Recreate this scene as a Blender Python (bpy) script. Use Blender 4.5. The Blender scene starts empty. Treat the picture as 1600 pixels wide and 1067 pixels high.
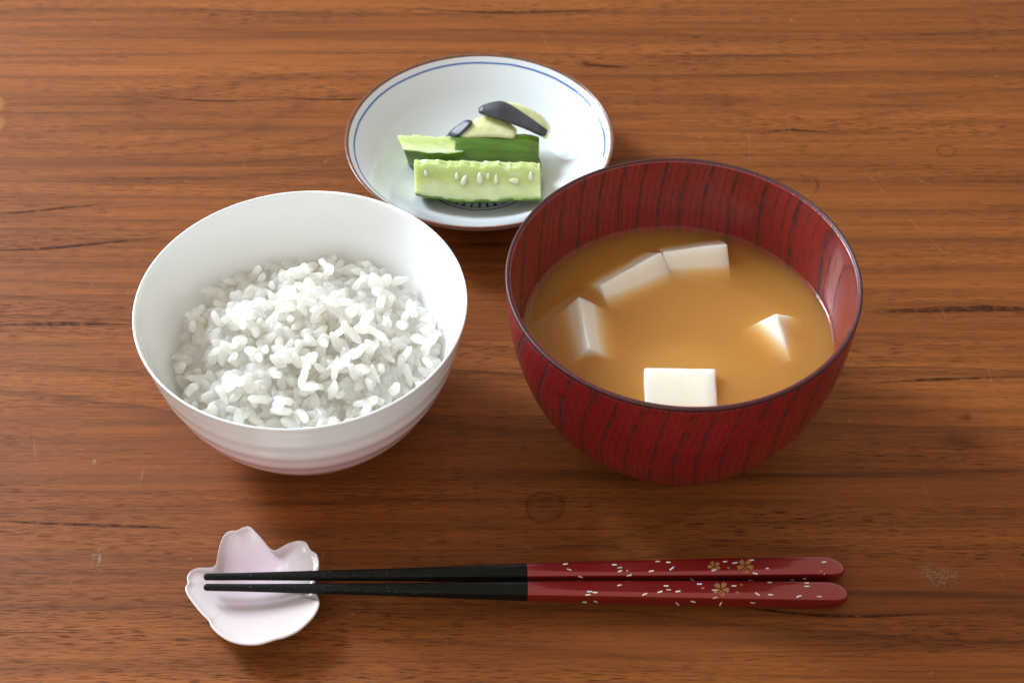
import bpy, bmesh, math, random
import numpy as np
from mathutils import Vector, Matrix
from mathutils.bvhtree import BVHTree

random.seed(7)
rng = np.random.default_rng(11)
scene = bpy.context.scene
col = scene.collection
R_ = math.radians

# ------------------------------------------------------------------ camera
CAM = Vector((0.0, -0.44715, 0.477))
PITCH = R_(46.85)
cam_d = bpy.data.cameras.new('camera')
cam_d.sensor_width = 36.0
cam_d.lens = 60.75
cam_d.clip_start = 0.01
cam_d.clip_end = 50.0
cam_d.dof.use_dof = True
cam_d.dof.focus_distance = 0.60
cam_d.dof.aperture_fstop = 20.0
cam = bpy.data.objects.new('camera', cam_d)
cam.location = CAM
cam.rotation_euler = (math.pi / 2 - PITCH, 0, 0)
col.objects.link(cam)
scene.camera = cam

# ------------------------------------------------------------------ light
world = bpy.data.worlds.new('World')
scene.world = world
world.use_nodes = True
bg = world.node_tree.nodes['Background']
bg.inputs['Color'].default_value = (1.0, 0.93, 0.85, 1)      # dim room
bg.inputs['Strength'].default_value = 0.62


def window_pane(name, loc, target, w, h, power, colour):
    l = bpy.data.lights.new(name, 'AREA')
    l.shape = 'RECTANGLE'
    l.size = w
    l.size_y = h
    l.energy = power
    l.color = colour
    o = bpy.data.objects.new(name, l)
    o.location = loc
    o.rotation_euler = (Vector(target) - Vector(loc)).to_track_quat('-Z', 'Y').to_euler()
    col.objects.link(o)
    return o


# one daylight window behind the table and to its left: a wide curtained part and two clear panes
W_DIR = Vector((-0.80, 0.60, 0)).normalized()
W_SIDE = Vector((-W_DIR.y, W_DIR.x, 0))
c = W_DIR * 1.55 + Vector((0, 0, 0.98))
window_pane('curtain_light', c, c - W_DIR - Vector((0, 0, 0.35)), 1.1, 1.0, 21.0, (0.73, 0.875, 1.0))
for z in (0.78, 1.22):
    c = W_DIR * 1.42 + Vector((0, 0, z))
    window_pane('window_light', c, c - W_DIR - Vector((0, 0, 0.5)), 0.30, 0.36, 19.0, (0.73, 0.875, 1.0))
# a smaller, farther window behind the viewer
window_pane('window_light', (-0.75, -2.1, 1.25), (0, 0, 0), 1.0, 1.0, 11.0, (0.86, 0.94, 1.0))

scene.view_settings.view_transform = 'Standard'
scene.view_settings.look = 'None'
scene.view_settings.exposure = 0.11
scene.view_settings.gamma = 1.0
scene.render.engine = 'CYCLES'
scene.cycles.use_denoising = True
scene.cycles.max_bounces = 20
scene.cycles.diffuse_bounces = 12
scene.cycles.glossy_bounces = 5
scene.cycles.transmission_bounces = 8
scene.cycles.transparent_max_bounces = 16
scene.cycles.volume_bounces = 12
scene.cycles.caustics_reflective = False
scene.cycles.caustics_refractive = False

# ------------------------------------------------------------------ helpers
SP, CP = math.sin(PITCH), math.cos(PITCH)


def ray_dir(u, v):
    a = (u - 800.0) / 2700.0
    b = (533.5 - v) / 2700.0
    return Vector((a, CP + b * SP, -SP + b * CP))


def at(u, v, z=0.0):
    """the place at height z that lies at photograph position (u, v)"""
    d = ray_dir(u, v)
    return CAM + d * ((z - CAM.z) / d.z)


def tag(o, label=None, cat=None, group=None, kind=None):
    if label: o['label'] = label
    if cat: o['category'] = cat
    if group: o['group'] = group
    if kind: o['kind'] = kind
    return o


def empty(name, loc):
    o = bpy.data.objects.new(name, None)
    o.empty_display_size = 0.01
    o.location = loc
    col.objects.link(o)
    return o


def mesh_obj(name, verts, faces, mat, parent=None, smooth=True, subsurf=0):
    me = bpy.data.meshes.new(name)
    me.from_pydata([tuple(v) for v in verts], [], faces)
    me.update()
    if smooth:
        for p in me.polygons: p.use_smooth = True
    o = bpy.data.objects.new(name, me)
    if mat: me.materials.append(mat)
    col.objects.link(o)
    if parent:
        o.parent = parent
    if subsurf:
        m = o.modifiers.new('smooth', 'SUBSURF')
        m.levels = subsurf
        m.render_levels = subsurf
    return o


def fix_normals(o):
    bm = bmesh.new()
    bm.from_mesh(o.data)
    bmesh.ops.recalc_face_normals(bm, faces=bm.faces[:])
    bm.to_mesh(o.data)
    bm.free()
    return o


def catmull(pts, n=8):
    """smooth curve through a list of 2-D points"""
    P = [Vector(p) for p in pts]
    P = [P[0] * 2 - P[1]] + P + [P[-1] * 2 - P[-2]]
    out = []
    for i in range(1, len(P) - 2):
        for k in range(n):
            t = k / n
            a, b, c, d = P[i - 1], P[i], P[i + 1], P[i + 2]
            out.append(0.5 * ((2 * b) + (c - a) * t + (2 * a - 5 * b + 4 * c - d) * t * t + (3 * b - a - 3 * c + d) * t ** 3))
    out.append(P[-2].copy())
    return out


def lathe(name, prof, mat, parent=None, seg=160, closed=False):
    """prof: (r, z) list; r = 0 at an end closes it there"""
    verts, faces, rings = [], [], []
    for r, z in prof:
        if r < 1e-7:
            rings.append([len(verts)]); verts.append((0, 0, z))
        else:
            rings.append(list(range(len(verts), len(verts) + seg)))
            for i in range(seg):
                a = 2 * math.pi * i / seg
                verts.append((r * math.cos(a), r * math.sin(a), z))
    pairs = list(zip(rings, rings[1:]))
    if closed: pairs.append((rings[-1], rings[0]))
    for A, B in pairs:
        for i in range(seg):
            j = (i + 1) % seg
            if len(A) == 1: faces.append((A[0], B[j], B[i]))
            elif len(B) == 1: faces.append((A[i], A[j], B[0]))
            else: faces.append((A[i], A[j], B[j], B[i]))
    return fix_normals(mesh_obj(name, verts, faces, mat, parent))


# ------------------------------------------------------------------ materials
class NT:
    def __init__(self, name):
        self.m = bpy.data.materials.new(name)
        self.m.use_nodes = True
        self.t = self.m.node_tree
        self.b = self.t.nodes['Principled BSDF']
        self.out = self.t.nodes['Material Output']

    def n(self, kind, **kw):
        nd = self.t.nodes.new(kind)
        for k, v in kw.items():
            if k in nd.inputs.keys() and not hasattr(nd, k): nd.inputs[k].default_value = v
            else: setattr(nd, k, v)
        return nd

    def l(self, a, b): self.t.links.new(a, b)

    def val(self, x, sock):
        if isinstance(x, (int, float)): sock.default_value = x
        elif isinstance(x, tuple): sock.default_value = x
        else: self.l(x, sock)

    def math(self, op, a, b=0.0, clamp=False):
        nd = self.n('ShaderNodeMath', operation=op)
        nd.use_clamp = clamp
        self.val(a, nd.inputs[0]); self.val(b, nd.inputs[1])
        return nd.outputs[0]

    def coord(self, out='Object'):
        return self.n('ShaderNodeTexCoord').outputs[out]

    def scaled(self, vec, s):
        nd = self.n('ShaderNodeVectorMath', operation='MULTIPLY')
        self.l(vec, nd.inputs[0]); nd.inputs[1].default_value = s
        return nd.outputs[0]

    def noise(self, vec, scale, detail=3.0, rough=0.5, dist=0.0):
        nd = self.n('ShaderNodeTexNoise')
        self.l(vec, nd.inputs['Vector'])
        nd.inputs['Scale'].default_value = scale
        nd.inputs['Detail'].default_value = detail
        nd.inputs['Roughness'].default_value = rough
        nd.inputs['Distortion'].default_value = dist
        return nd.outputs['Fac']

    def ramp(self, fac, stops, interp='LINEAR'):
        nd = self.n('ShaderNodeValToRGB')
        e = nd.color_ramp.elements
        nd.color_ramp.interpolation = interp
        while len(e) < len(stops): e.new(0.5)
        for k, (p, c) in enumerate(stops):
            e[k].position = p
            e[k].color = c if len(c) == 4 else (*c, 1)
        self.l(fac, nd.inputs[0])
        return nd.outputs[0]

    def mix(self, fac, a, b, mode='MIX'):
        nd = self.n('ShaderNodeMix', data_type='RGBA', blend_type=mode)
        self.val(fac, nd.inputs[0])
        for x, s in ((a, nd.inputs[6]), (b, nd.inputs[7])):
            if isinstance(x, tuple): s.default_value = x if len(x) == 4 else (*x, 1)
            else: self.l(x, s)
        return nd.outputs[2]

    def bump(self, height, strength, dist):
        nd = self.n('ShaderNodeBump')
        nd.inputs['Strength'].default_value = strength
        nd.inputs['Distance'].default_value = dist
        self.l(height, nd.inputs['Height'])
        self.l(nd.outputs[0], self.b.inputs['Normal'])
        return nd

    def set(self, **kw):
        for k, v in kw.items():
            k = k.replace('_', ' ')
            s = self.b.inputs[k]
            if isinstance(v, tuple): s.default_value = v if len(v) != 3 or k == 'Subsurface Radius' else (*v, 1)
            elif isinstance(v, (int, float)): s.default_value = v
            else: self.l(v, s)
        return self


def sep(nt, vec):
    nd = nt.n('ShaderNodeSeparateXYZ'); nt.l(vec, nd.inputs[0])
    return nd.outputs


def grey(x): return (x, x, x)


# walnut table: the smooth growth-ring field is a vertex attribute, everything else is nodes
def make_wood():
    nt = NT('walnut_wood')
    P = nt.coord()
    ringv = nt.n('ShaderNodeAttribute', attribute_name='ring').outputs['Fac']
    n1 = nt.noise(nt.scaled(P, (4.5, 60, 1)), 1.0, 4, 0.5)
    n2 = nt.noise(nt.scaled(P, (16, 500, 1)), 1.0, 3, 0.6)
    r = nt.math('ADD', ringv, nt.math('MULTIPLY', nt.math('SUBTRACT', n1, 0.5), 0.9))
    r = nt.math('ADD', r, nt.math('MULTIPLY', nt.math('SUBTRACT', n2, 0.5), 0.22))
    fr = nt.math('FRACT', r)
    line = nt.ramp(fr, [(0.0, grey(0.75)), (0.06, grey(0.10)), (0.40, grey(0.0)), (0.80, grey(0.22)), (0.955, grey(0.62)), (1.0, grey(0.9))])
    # some rings strong, others faint
    strong = nt.ramp(nt.noise(nt.scaled(P, (2.2, 17, 1)), 1.0, 2, 0.5), [(0.36, grey(0.12)), (0.66, grey(1.0))])
    line = nt.math('MULTIPLY', line, strong)
    base = nt.mix(nt.ramp(nt.noise(nt.scaled(P, (1.6, 22, 1)), 1.0, 3, 0.55), [(0.3, grey(0)), (0.7, grey(1))]), (0.180, 0.049, 0.0100), (0.285, 0.084, 0.0175))
    base = nt.mix(line, base, (0.075, 0.021, 0.006))
    # fibres
    fib = nt.noise(nt.scaled(P, (17, 900, 1)), 1.0, 4, 0.66)
    base = nt.mix(0.55, base, nt.ramp(fib, [(0.28, grey(0.34)), (0.5, grey(0.95)), (0.72, (1.3, 1.25, 1.2))]), 'MULTIPLY')
    fib2 = nt.noise(nt.scaled(P, (4.5, 190, 1)), 1.0, 4, 0.55)
    base = nt.mix(0.5, base, nt.ramp(fib2, [(0.30, grey(0.40)), (0.5, grey(0.95)), (0.70, grey(1.25))]), 'MULTIPLY')
    # open pores: short dark dashes along the grain, in drifts
    pore = nt.noise(nt.scaled(P, (135, 2300, 1)), 1.0, 1.5, 0.5, 0.2)
    drift = nt.noise(nt.scaled(P, (5, 45, 1)), 1.0, 3, 0.6)
    pm = nt.math('MULTIPLY', nt.ramp(pore, [(0.555, grey(0)), (0.61, grey(1))]), nt.ramp(drift, [(0.36, grey(0.12)), (0.64, grey(1))]))
    base = nt.mix(nt.math('MULTIPLY', pm, 0.80), base, (0.040, 0.013, 0.005))
    # pale dust and rubbed lacquer
    dust = nt.math('MULTIPLY', nt.ramp(nt.noise(nt.scaled(P, (160, 190, 1)), 1.0, 2, 0.5), [(0.74, grey(0)), (0.80, grey(1))]), 0.22)
    base = nt.mix(dust, base, (0.55, 0.36, 0.25))
    nt.set(Base_Color=base, Specular_IOR_Level=0.13)
    rough = nt.math('ADD', 0.42, nt.math('MULTIPLY', nt.noise(nt.scaled(P, (18, 30, 1)), 1.0, 4, 0.6), 0.16))
    rough = nt.math('ADD', rough, nt.math('MULTIPLY', pm, 0.2))
    nt.set(Roughness=rough)
    h = nt.math('SUBTRACT', nt.math('MULTIPLY', fib, 0.35), pm)
    nt.bump(h, 0.35, 0.00022)
    return nt.m


def simple(name, colour, rough=0.4, **kw):
    nt = NT(name)
    nt.set(Base_Color=colour, Roughness=rough, **kw)
    return nt


def make_porcelain(name, colour, tint=None, z0=0, z1=1):
    nt = NT(name)
    P = nt.coord()
    n = nt.noise(P, 40, 3, 0.5)
    c = nt.mix(nt.math('MULTIPLY', n, 0.5), colour, tuple(x * y for x, y in zip(colour, (0.97, 0.96, 0.93))))
    if tint:
        z = sep(nt, P)[2]
        f = nt.n('ShaderNodeMapRange', interpolation_type='SMOOTHSTEP')
        nt.l(z, f.inputs[0])
        f.inputs[1].default_value = z0; f.inputs[2].default_value = z1
        f.inputs[3].default_value = 1; f.inputs[4].default_value = 0
        c = nt.mix(nt.math('MULTIPLY', f.outputs[0], nt.math('ADD', 0.75, nt.math('MULTIPLY', nt.noise(nt.scaled(P, (30, 30, 90)), 1, 2), 0.5))), c, tint)
    nt.set(Base_Color=c, Roughness=0.07, Specular_IOR_Level=0.5, Subsurface_Weight=0.12,
           Subsurface_Radius=(0.004, 0.004, 0.0035), Subsurface_Scale=1.0)
    nt.bump(nt.noise(P, 55, 3, 0.5), 0.06, 0.002)
    return nt.m


def make_plate_glaze():
    """white glaze with the painted blue rings and the centre medallion (flat print)"""
    nt = NT('painted_porcelain')
    P = nt.coord()
    x, y, z = sep(nt, P)
    wob = nt.math('MULTIPLY', nt.math('SUBTRACT', nt.noise(P, 60, 2), 0.5), 0.0006)
    r = nt.math('ADD', nt.math('SQRT', nt.math('ADD', nt.math('MULTIPLY', x, x), nt.math('MULTIPLY', y, y))), wob)
    ang = nt.math('ARCTAN2', y, x)

    def band(r0, w, soft=0.00018):
        d = nt.math('ABSOLUTE', nt.math('SUBTRACT', r, r0))
        return nt.math('SUBTRACT', 1.0, nt.math('DIVIDE', nt.math('SUBTRACT', d, w - soft), soft), True)
    def cl(a): return nt.math('MULTIPLY', nt.math('MAXIMUM', nt.math('MINIMUM', a, 1.0), 0.0), 1.0)
    f = cl(band(0.0510, 0.00042))
    f = nt.math('MAXIMUM', f, cl(band(0.0252, 0.00042)))
    f = nt.math('MAXIMUM', f, cl(band(0.0234, 0.00030)))
    # strokes inside the medallion: radial dashes with hooked ends between two circles
    w1 = nt.n('ShaderNodeTexNoise'); w1.inputs['Scale'].default_value = 900; w1.inputs['Detail'].default_value = 1
    nt.l(P, w1.inputs['Vector'])
    sp = nt.math('SINE', nt.math('ADD', nt.math('MULTIPLY', ang, 44.0), nt.math('MULTIPLY', w1.outputs['Fac'], 3.0)))
    stroke = cl(nt.math('MULTIPLY', nt.math('SUBTRACT', sp, 0.35), 4.0))
    zone = nt.math('MULTIPLY', nt.math('GREATER_THAN', r, 0.0195), nt.math('LESS_THAN', r, 0.0234))
    f = nt.math('MAXIMUM', f, nt.math('MULTIPLY', stroke, zone))
    f = nt.math('MAXIMUM', f, cl(band(0.0195, 0.00035)))
    inside = nt.math('GREATER_THAN', z, 0.0027)
    f = nt.math('MULTIPLY', f, inside)
    tone = nt.mix(nt.noise(P, 160, 2), (0.035, 0.10, 0.30), (0.085, 0.19, 0.44))
    inner = nt.math('LESS_THAN', r, 0.03)
    tone = nt.mix(inner, tone, (0.020, 0.040, 0.085))
    c = nt.mix(f, (0.64, 0.655, 0.665), tone)
    nt.set(Base_Color=c, Roughness=0.05, Specular_IOR_Level=0.5, Subsurface_Weight=0.08,
           Subsurface_Radius=(0.004, 0.004, 0.0035), Subsurface_Scale=1.0)
    nt.bump(nt.noise(P, 45, 2, 0.5), 0.02, 0.002)
    return nt.m


def make_red_lacquer():
    """red rubbed lacquer over ring-porous wood, cut from a block whose rings stand upright"""
    nt = NT('red_lacquered_wood')
    P = nt.coord()
    x, y, z = sep(nt, P)
    big = nt.noise(nt.scaled(P, (14, 9, 9)), 1.0, 2, 0.5)
    # annual rings: upright, slightly bowed sheets
    zz = nt.math('SUBTRACT', z, 0.036)
    xx = nt.math('SUBTRACT', x, nt.math('MULTIPLY', nt.math('MULTIPLY', zz, zz), 3.2))
    xx = nt.math('ADD', xx, nt.math('MULTIPLY', nt.math('MULTIPLY', y, y), 1.5))
    ring = nt.math('ADD', nt.math('MULTIPLY', xx, 122.0), nt.math('MULTIPLY', nt.math('SUBTRACT', big, 0.5), 1.6))
    wig = nt.noise(nt.scaled(P, (120, 60, 90)), 1.0, 2)
    ring = nt.math('ADD', ring, nt.math('MULTIPLY', nt.math('SUBTRACT', wig, 0.5), 0.14))
    fr = nt.math('FRACT', ring)
    line = nt.ramp(fr, [(0.0, grey(0)), (0.03, grey(1)), (0.10, grey(1.0)), (0.17, grey(0.22)), (0.45, grey(0.0)), (1.0, grey(0.10))])
    vess = nt.noise(nt.scaled(P, (500, 500, 190)), 1.0, 2, 0.6)
    dash = nt.ramp(vess, [(0.38, grey(0.35)), (0.54, grey(1))])
    line = nt.math('MULTIPLY', line, dash)
    fr2 = nt.math('FRACT', nt.math('MULTIPLY', ring, 3.37))
    thin = nt.math('MULTIPLY', nt.ramp(fr2, [(0.0, grey(0)), (0.10, grey(1)), (0.22, grey(0.3)), (0.5, grey(0))]), nt.math('MULTIPLY', dash, 0.78))
    line = nt.math('MAXIMUM', line, thin)
    # fine fleck between the rings
    fine = nt.noise(nt.scaled(P, (700, 700, 260)), 1.0, 2, 0.6)
    fleck = nt.math('MULTIPLY', nt.ramp(fine, [(0.57, grey(0)), (0.70, grey(1))]), 0.55)
    ray = nt.noise(nt.scaled(P, (300, 300, 900)), 1.0, 2, 0.6)
    c = nt.mix(nt.noise(P, 26, 3), (0.165, 0.0042, 0.0080), (0.260, 0.0080, 0.0125))
    c = nt.mix(nt.math('MULTIPLY', nt.ramp(ray, [(0.45, grey(0)), (0.7, grey(1))]), 0.22), c, (0.27, 0.025, 0.022))
    c = nt.mix(fleck, c, (0.045, 0.006, 0.006))
    c = nt.mix(nt.math('MULTIPLY', line, 0.82), c, (0.022, 0.006, 0.006))
    nt.set(Base_Color=c, Specular_IOR_Level=0.5)
    nt.set(Roughness=nt.math('ADD', 0.30, nt.math('MULTIPLY', line, 0.3)))
    nt.set(Coat_Weight=0.30, Coat_Roughness=0.22)
    nt.bump(nt.math('SUBTRACT', nt.math('MULTIPLY', ray, 0.35), nt.math('ADD', line, fleck)), 0.6, 0.00028)
    return nt.m


def make_food(name, c0, c1, scale, rough, sss, radius, bump=0.2, bdist=0.0004, bscale=400, spec=0.5):
    nt = NT(name)
    P = nt.coord()
    f = nt.ramp(nt.noise(P, scale, 4, 0.6), [(0.3, grey(0)), (0.7, grey(1))])
    nt.set(Base_Color=nt.mix(f, c0, c1), Roughness=rough, Specular_IOR_Level=spec, Subsurface_Weight=sss,
           Subsurface_Radius=radius, Subsurface_Scale=1.0)
    nt.bump(nt.noise(P, bscale, 3, 0.6), bump, bdist)
    return nt


M = {}
M['wood'] = make_wood()
M['porcelain'] = make_porcelain('rice_bowl_glaze', (0.86, 0.875, 0.88))
M['porcelain_tinted'] = make_porcelain('rice_bowl_pink_glaze', (0.86, 0.865, 0.87), (0.78, 0.47, 0.48), 0.018, 0.046)
M['unglazed'] = simple('unglazed_foot', (0.62, 0.57, 0.50), 0.6).m
M['plate'] = make_plate_glaze()
M['brown_glaze'] = make_food('brown_iron_glaze', (0.20, 0.075, 0.035), (0.13, 0.045, 0.022), 300, 0.2, 0.0, (0.001,) * 3, 0.1).m
M['lacquer'] = make_red_lacquer()
M['lip'] = make_food('dark_worn_lip', (0.075, 0.007, 0.009), (0.028, 0.005, 0.006), 500, 0.45, 0.0, (0.001,) * 3, 0.35, 0.0004, 900).m
M['rice'] = make_food('steamed_rice', (0.945, 0.930, 0.885), (0.96, 0.95, 0.925), 160, 0.13, 1.0, (0.0060, 0.0057, 0.0048), 0.15, 0.0003, 700).set(Coat_Weight=0.25, Coat_Roughness=0.06).m
M['tofu'] = make_food('silken_tofu', (0.92, 0.83, 0.68), (0.94, 0.87, 0.74), 300, 0.30, 0.95, (0.0080, 0.0062, 0.0045), 0.25, 0.0003, 800).m

_t = M['rice'].node_tree
_tl = _t.nodes.new('ShaderNodeBsdfTranslucent'); _tl.inputs['Color'].default_value = (0.975, 0.955, 0.905, 1)
_mx = _t.nodes.new('ShaderNodeMixShader'); _mx.inputs[0].default_value = 0.66
_t.links.new(_t.nodes['Principled BSDF'].outputs[0], _mx.inputs[1])
_t.links.new(_tl.outputs[0], _mx.inputs[2])
_t.links.new(_mx.outputs[0], _t.nodes['Material Output'].inputs['Surface'])


def make_rest_glaze():
    nt = NT('pale_pink_glaze')
    P = nt.coord()
    x, y, z = sep(nt, P)
    f = nt.n('ShaderNodeMapRange', interpolation_type='SMOOTHSTEP')
    nt.l(z, f.inputs[0]); f.inputs[1].default_value = 0.003; f.inputs[2].default_value = 0.0105
    c = nt.mix(nt.noise(P, 70, 3), (0.60, 0.41, 0.45), (0.55, 0.43, 0.50))
    c = nt.mix(f.outputs[0], c, (0.67, 0.59, 0.57))
    nt.set(Base_Color=c, Roughness=0.12, Subsurface_Weight=0.15, Subsurface_Radius=(0.003, 0.003, 0.003), Subsurface_Scale=1.0)
    nt.bump(nt.noise(P, 90, 3, 0.5), 0.12, 0.002)
    return nt.m


M['rest'] = make_rest_glaze()


def make_soup():
    nt = NT('cloudy_miso_broth')
    t = nt.t
    t.nodes.remove(nt.b)
    tr = nt.n('ShaderNodeBsdfTransparent')
    gl = nt.n('ShaderNodeBsdfGlossy'); gl.inputs['Roughness'].default_value = 0.03
    fr = nt.n('ShaderNodeFresnel'); fr.inputs['IOR'].default_value = 1.33
    geo = nt.n('ShaderNodeNewGeometry')
    outer = nt.math('MULTIPLY', fr.outputs[0], nt.math('SUBTRACT', 1.0, geo.outputs['Backfacing']))
    mx = nt.n('ShaderNodeMixShader')
    nt.l(outer, mx.inputs[0]); nt.l(tr.outputs[0], mx.inputs[1]); nt.l(gl.outputs[0], mx.inputs[2])
    nt.l(mx.outputs[0], nt.out.inputs['Surface'])
    v = nt.n('ShaderNodeVolumePrincipled')
    v.inputs['Color'].default_value = (0.91, 0.66, 0.22, 1)
    v.inputs['Density'].default_value = 255.0
    v.inputs['Anisotropy'].default_value = 0.25
    nt.l(v.outputs[0], nt.out.inputs['Volume'])
    return nt.m


M['soup'] = make_soup()

# ------------------------------------------------------------------ table
def build_table():
    nx, ny = 240, 200
    xs = np.linspace(-0.62, 0.62, nx); ys = np.linspace(-0.36, 0.50, ny)
    X, Y = np.meshgrid(xs, ys)
    verts = [(x, y, 0) for y in ys for x in xs]
    faces = [(j * nx + i, j * nx + i + 1, (j + 1) * nx + i + 1, (j + 1) * nx + i) for j in range(ny - 1) for i in range(nx - 1)]
    n0 = len(verts)
    # a real slab: side skirts and underside
    b = [(-0.62, -0.36, -0.03), (0.62, -0.36, -0.03), (0.62, 0.50, -0.03), (-0.62, 0.50, -0.03)]
    verts += b
    edge_s = [i for i in range(nx)]
    edge_n = [(ny - 1) * nx + i for i in range(nx)]
    edge_w = [j * nx for j in range(ny)]
    edge_e = [j * nx + nx - 1 for j in range(ny)]
    faces.append(tuple(edge_s[::-1]) + (n0, n0 + 1))
    faces.append(tuple(edge_n) + (n0 + 2, n0 + 3))
    faces.append(tuple(edge_w) + (n0 + 3, n0))
    faces.append(tuple(edge_e[::-1]) + (n0 + 1, n0 + 2))
    faces.append((n0 + 3, n0 + 2, n0 + 1, n0))
    o = mesh_obj('table', verts, faces, M['wood'], smooth=False)
    ring = Y * 66 + 0.45 * np.sin(X * 5.0 + 1.0 + Y * 9) + 0.16 * np.sin(X * 13 + Y * 21 + 2) + 0.07 * np.sin(X * 29 - Y * 40)
    ring += 0.5 * np.sin(Y * 37 + 0.7) * np.sin(X * 3 + 0.4)

    def tongue(u0, u1, v, sy, amp, tilt=0.0, rise=None):
        p0, p1 = at(u0, v), at(u1, v)
        t = np.clip((p1.x - X) / (p1.x - p0.x), 0, 1.6)
        f = t * t * (3 - 2 * np.clip(t, 0, 1)) if False else np.tanh(t * 1.6)
        if rise is not None:
            q = at(rise, v).x
            f = f * np.clip((X - q) / (p0.x - q), 0, 1)
        yc = p0.y + tilt * (X - p0.x)
        return amp * f * np.exp(-((Y - yc) / sy) ** 2)
    ring += tongue(0, 640, 205, 0.024, 2.6, -0.01)
    ring += tongue(1250, 1580, 185, 0.014, 1.7, 0.0, rise=980)
    ring += tongue(700, 1120, 830, 0.016, 2.0, -0.02)
    ring += tongue(1500, 1900, 560, 0.03, -1.6, 0.0)
    ring += tongue(-200, 500, 640, 0.03, -1.4, 0.0)
    a = o.data.attributes.new('ring', 'FLOAT', 'POINT')
    a.data.foreach_set('value', np.concatenate([ring.ravel(), np.zeros(4)]).astype(np.float32))
    tag(o, 'scratched brown walnut table top under the whole meal', 'table', kind='structure')
    return o


table = build_table()


def decal_mat(name, colour, strength, scale, lo, hi):
    nt = NT(name)
    tr = nt.n('ShaderNodeBsdfTransparent')
    mx = nt.n('ShaderNodeMixShader')
    P = nt.coord()
    edge = nt.n('ShaderNodeAttribute', attribute_name='fade').outputs['Fac']
    f = nt.ramp(nt.noise(P, scale, 3, 0.65), [(lo, grey(0)), (hi, grey(1))])
    f = nt.math('MULTIPLY', nt.math('MULTIPLY', f, edge), strength)
    nt.l(f, mx.inputs[0]); nt.l(tr.outputs[0], mx.inputs[1]); nt.l(nt.b.outputs[0], mx.inputs[2])
    nt.l(mx.outputs[0], nt.out.inputs['Surface'])
    nt.set(Base_Color=colour, Roughness=0.5, Specular_IOR_Level=0.1)
    return nt.m


M['scratch'] = decal_mat('scratched_lacquer', (0.44, 0.21, 0.09), 0.45, 500, 0.35, 0.62)
M['stain'] = decal_mat('dark_stain', (0.060, 0.017, 0.009), 0.38, 160, 0.15, 0.6)
M['streak'] = decal_mat('dark_grain', (0.040, 0.012, 0.006), 0.8, 240, 0.30, 0.62)
M['scuff'] = decal_mat('white_scuff', (0.45, 0.33, 0.25), 0.42, 800, 0.46, 0.62)
M['patch'] = decal_mat('pale_worn_wood', (0.40, 0.18, 0.06), 0.55, 200, 0.1, 0.3)


def fade_attr(o, vals):
    a = o.data.attributes.new('fade', 'FLOAT', 'POINT')
    a.data.foreach_set('value', np.array(vals, dtype=np.float32))


def strip_mesh(lines, z):
    """thin tapering marks: each line a list of (u, v) and a width in metres"""
    verts, faces, fade = [], [], []
    for pts, w in lines:
        P = [at(u, v, z) for u, v in pts]
        P = catmull([(p.x, p.y) for p in P], 6)
        n = len(P)
        for i, p in enumerate(P):
            d = (P[min(i + 1, n - 1)] - P[max(i - 1, 0)]).normalized()
            t = i / (n - 1)
            ww = w * 0.5 * (0.35 + 0.65 * math.sin(math.pi * t))
            nrm = Vector((-d.y, d.x))
            k = len(verts)
            for s in (-1, 1):
                q = p + nrm * ww * s
                verts.append((q.x, q.y, z))
                fade.append(0.3 + 0.7 * math.sin(math.pi * min(max(t, 0.02), 0.98)))
            if i: faces.append((k - 2, k - 1, k + 1, k))
    return verts, faces, fade


scr = [([(1160, 180), (1170, 215), (1172, 262)], .0005), ([(1215, 178), (1235, 205), (1245, 222)], .0004),
       ([(1295, 200), (1380, 300), (1470, 390), (1540, 450)], .0004), ([(1090, 200), (1098, 228)], .0005),
       ([(1520, 160), (1555, 178)], .0006), ([(1468, 470), (1480, 505)], .0004), ([(50, 660), (58, 735)], .0005),
       ([(228, 720), (215, 770)], .0005), ([(230, 722), (262, 735)], .0004), ([(98, 935), (120, 890)], .0004),
       ([(845, 48), (865, 95)], .0004), ([(120, 950), (140, 965)], .0005), ([(575, 980), (585, 992)], .0004),
       ([(380, 765), (395, 782)], .0005), ([(400, 790), (405, 800)], .0004), ([(510, 855), (500, 880)], .0004),
       ([(1540, 560), (1560, 640)], .0003), ([(1440, 750), (1456, 790)], .0004), ([(1532, 30), (1545, 42)], .0006),
       ([(1400, 800), (1398, 860)], .0003), ([(300, 870), (292, 876)], .0012), ([(1562, 895), (1572, 905)], .0009),
       ([(10, 560), (20, 548)], .0006), ([(55, 568), (62, 550)], .0005), ([(820, 40), (850, 42)], .0005),
       ([(1430, 280), (1465, 292)], .0008), ([(1520, 325), (1530, 328)], .0006), ([(645, 885), (700, 850)], .0003),
       ([(575, 905), (590, 945)], .0003), ([(90, 600), (140, 598)], .0004), ([(380, 245), (382, 270)], .0004),
       ([(130, 430), (170, 470)], .0004), ([(820, 852), (836, 862)], .0009), ([(1040, 940), (1036, 948)], .0008),
       ([(470, 1002), (474, 1020)], .0008), ([(62, 410), (70, 470)], .0003)]
for k in range(60):
    u, v = random.uniform(0, 1600), random.uniform(0, 1060)
    a = random.uniform(0, math.pi); L = random.uniform(6, 26)
    scr.append(([(u, v), (u + L * math.cos(a), v + L * 0.7 * math.sin(a))], random.uniform(.0002, .0004)))
v_, f_, fd = strip_mesh(scr, 0.00006)
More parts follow.
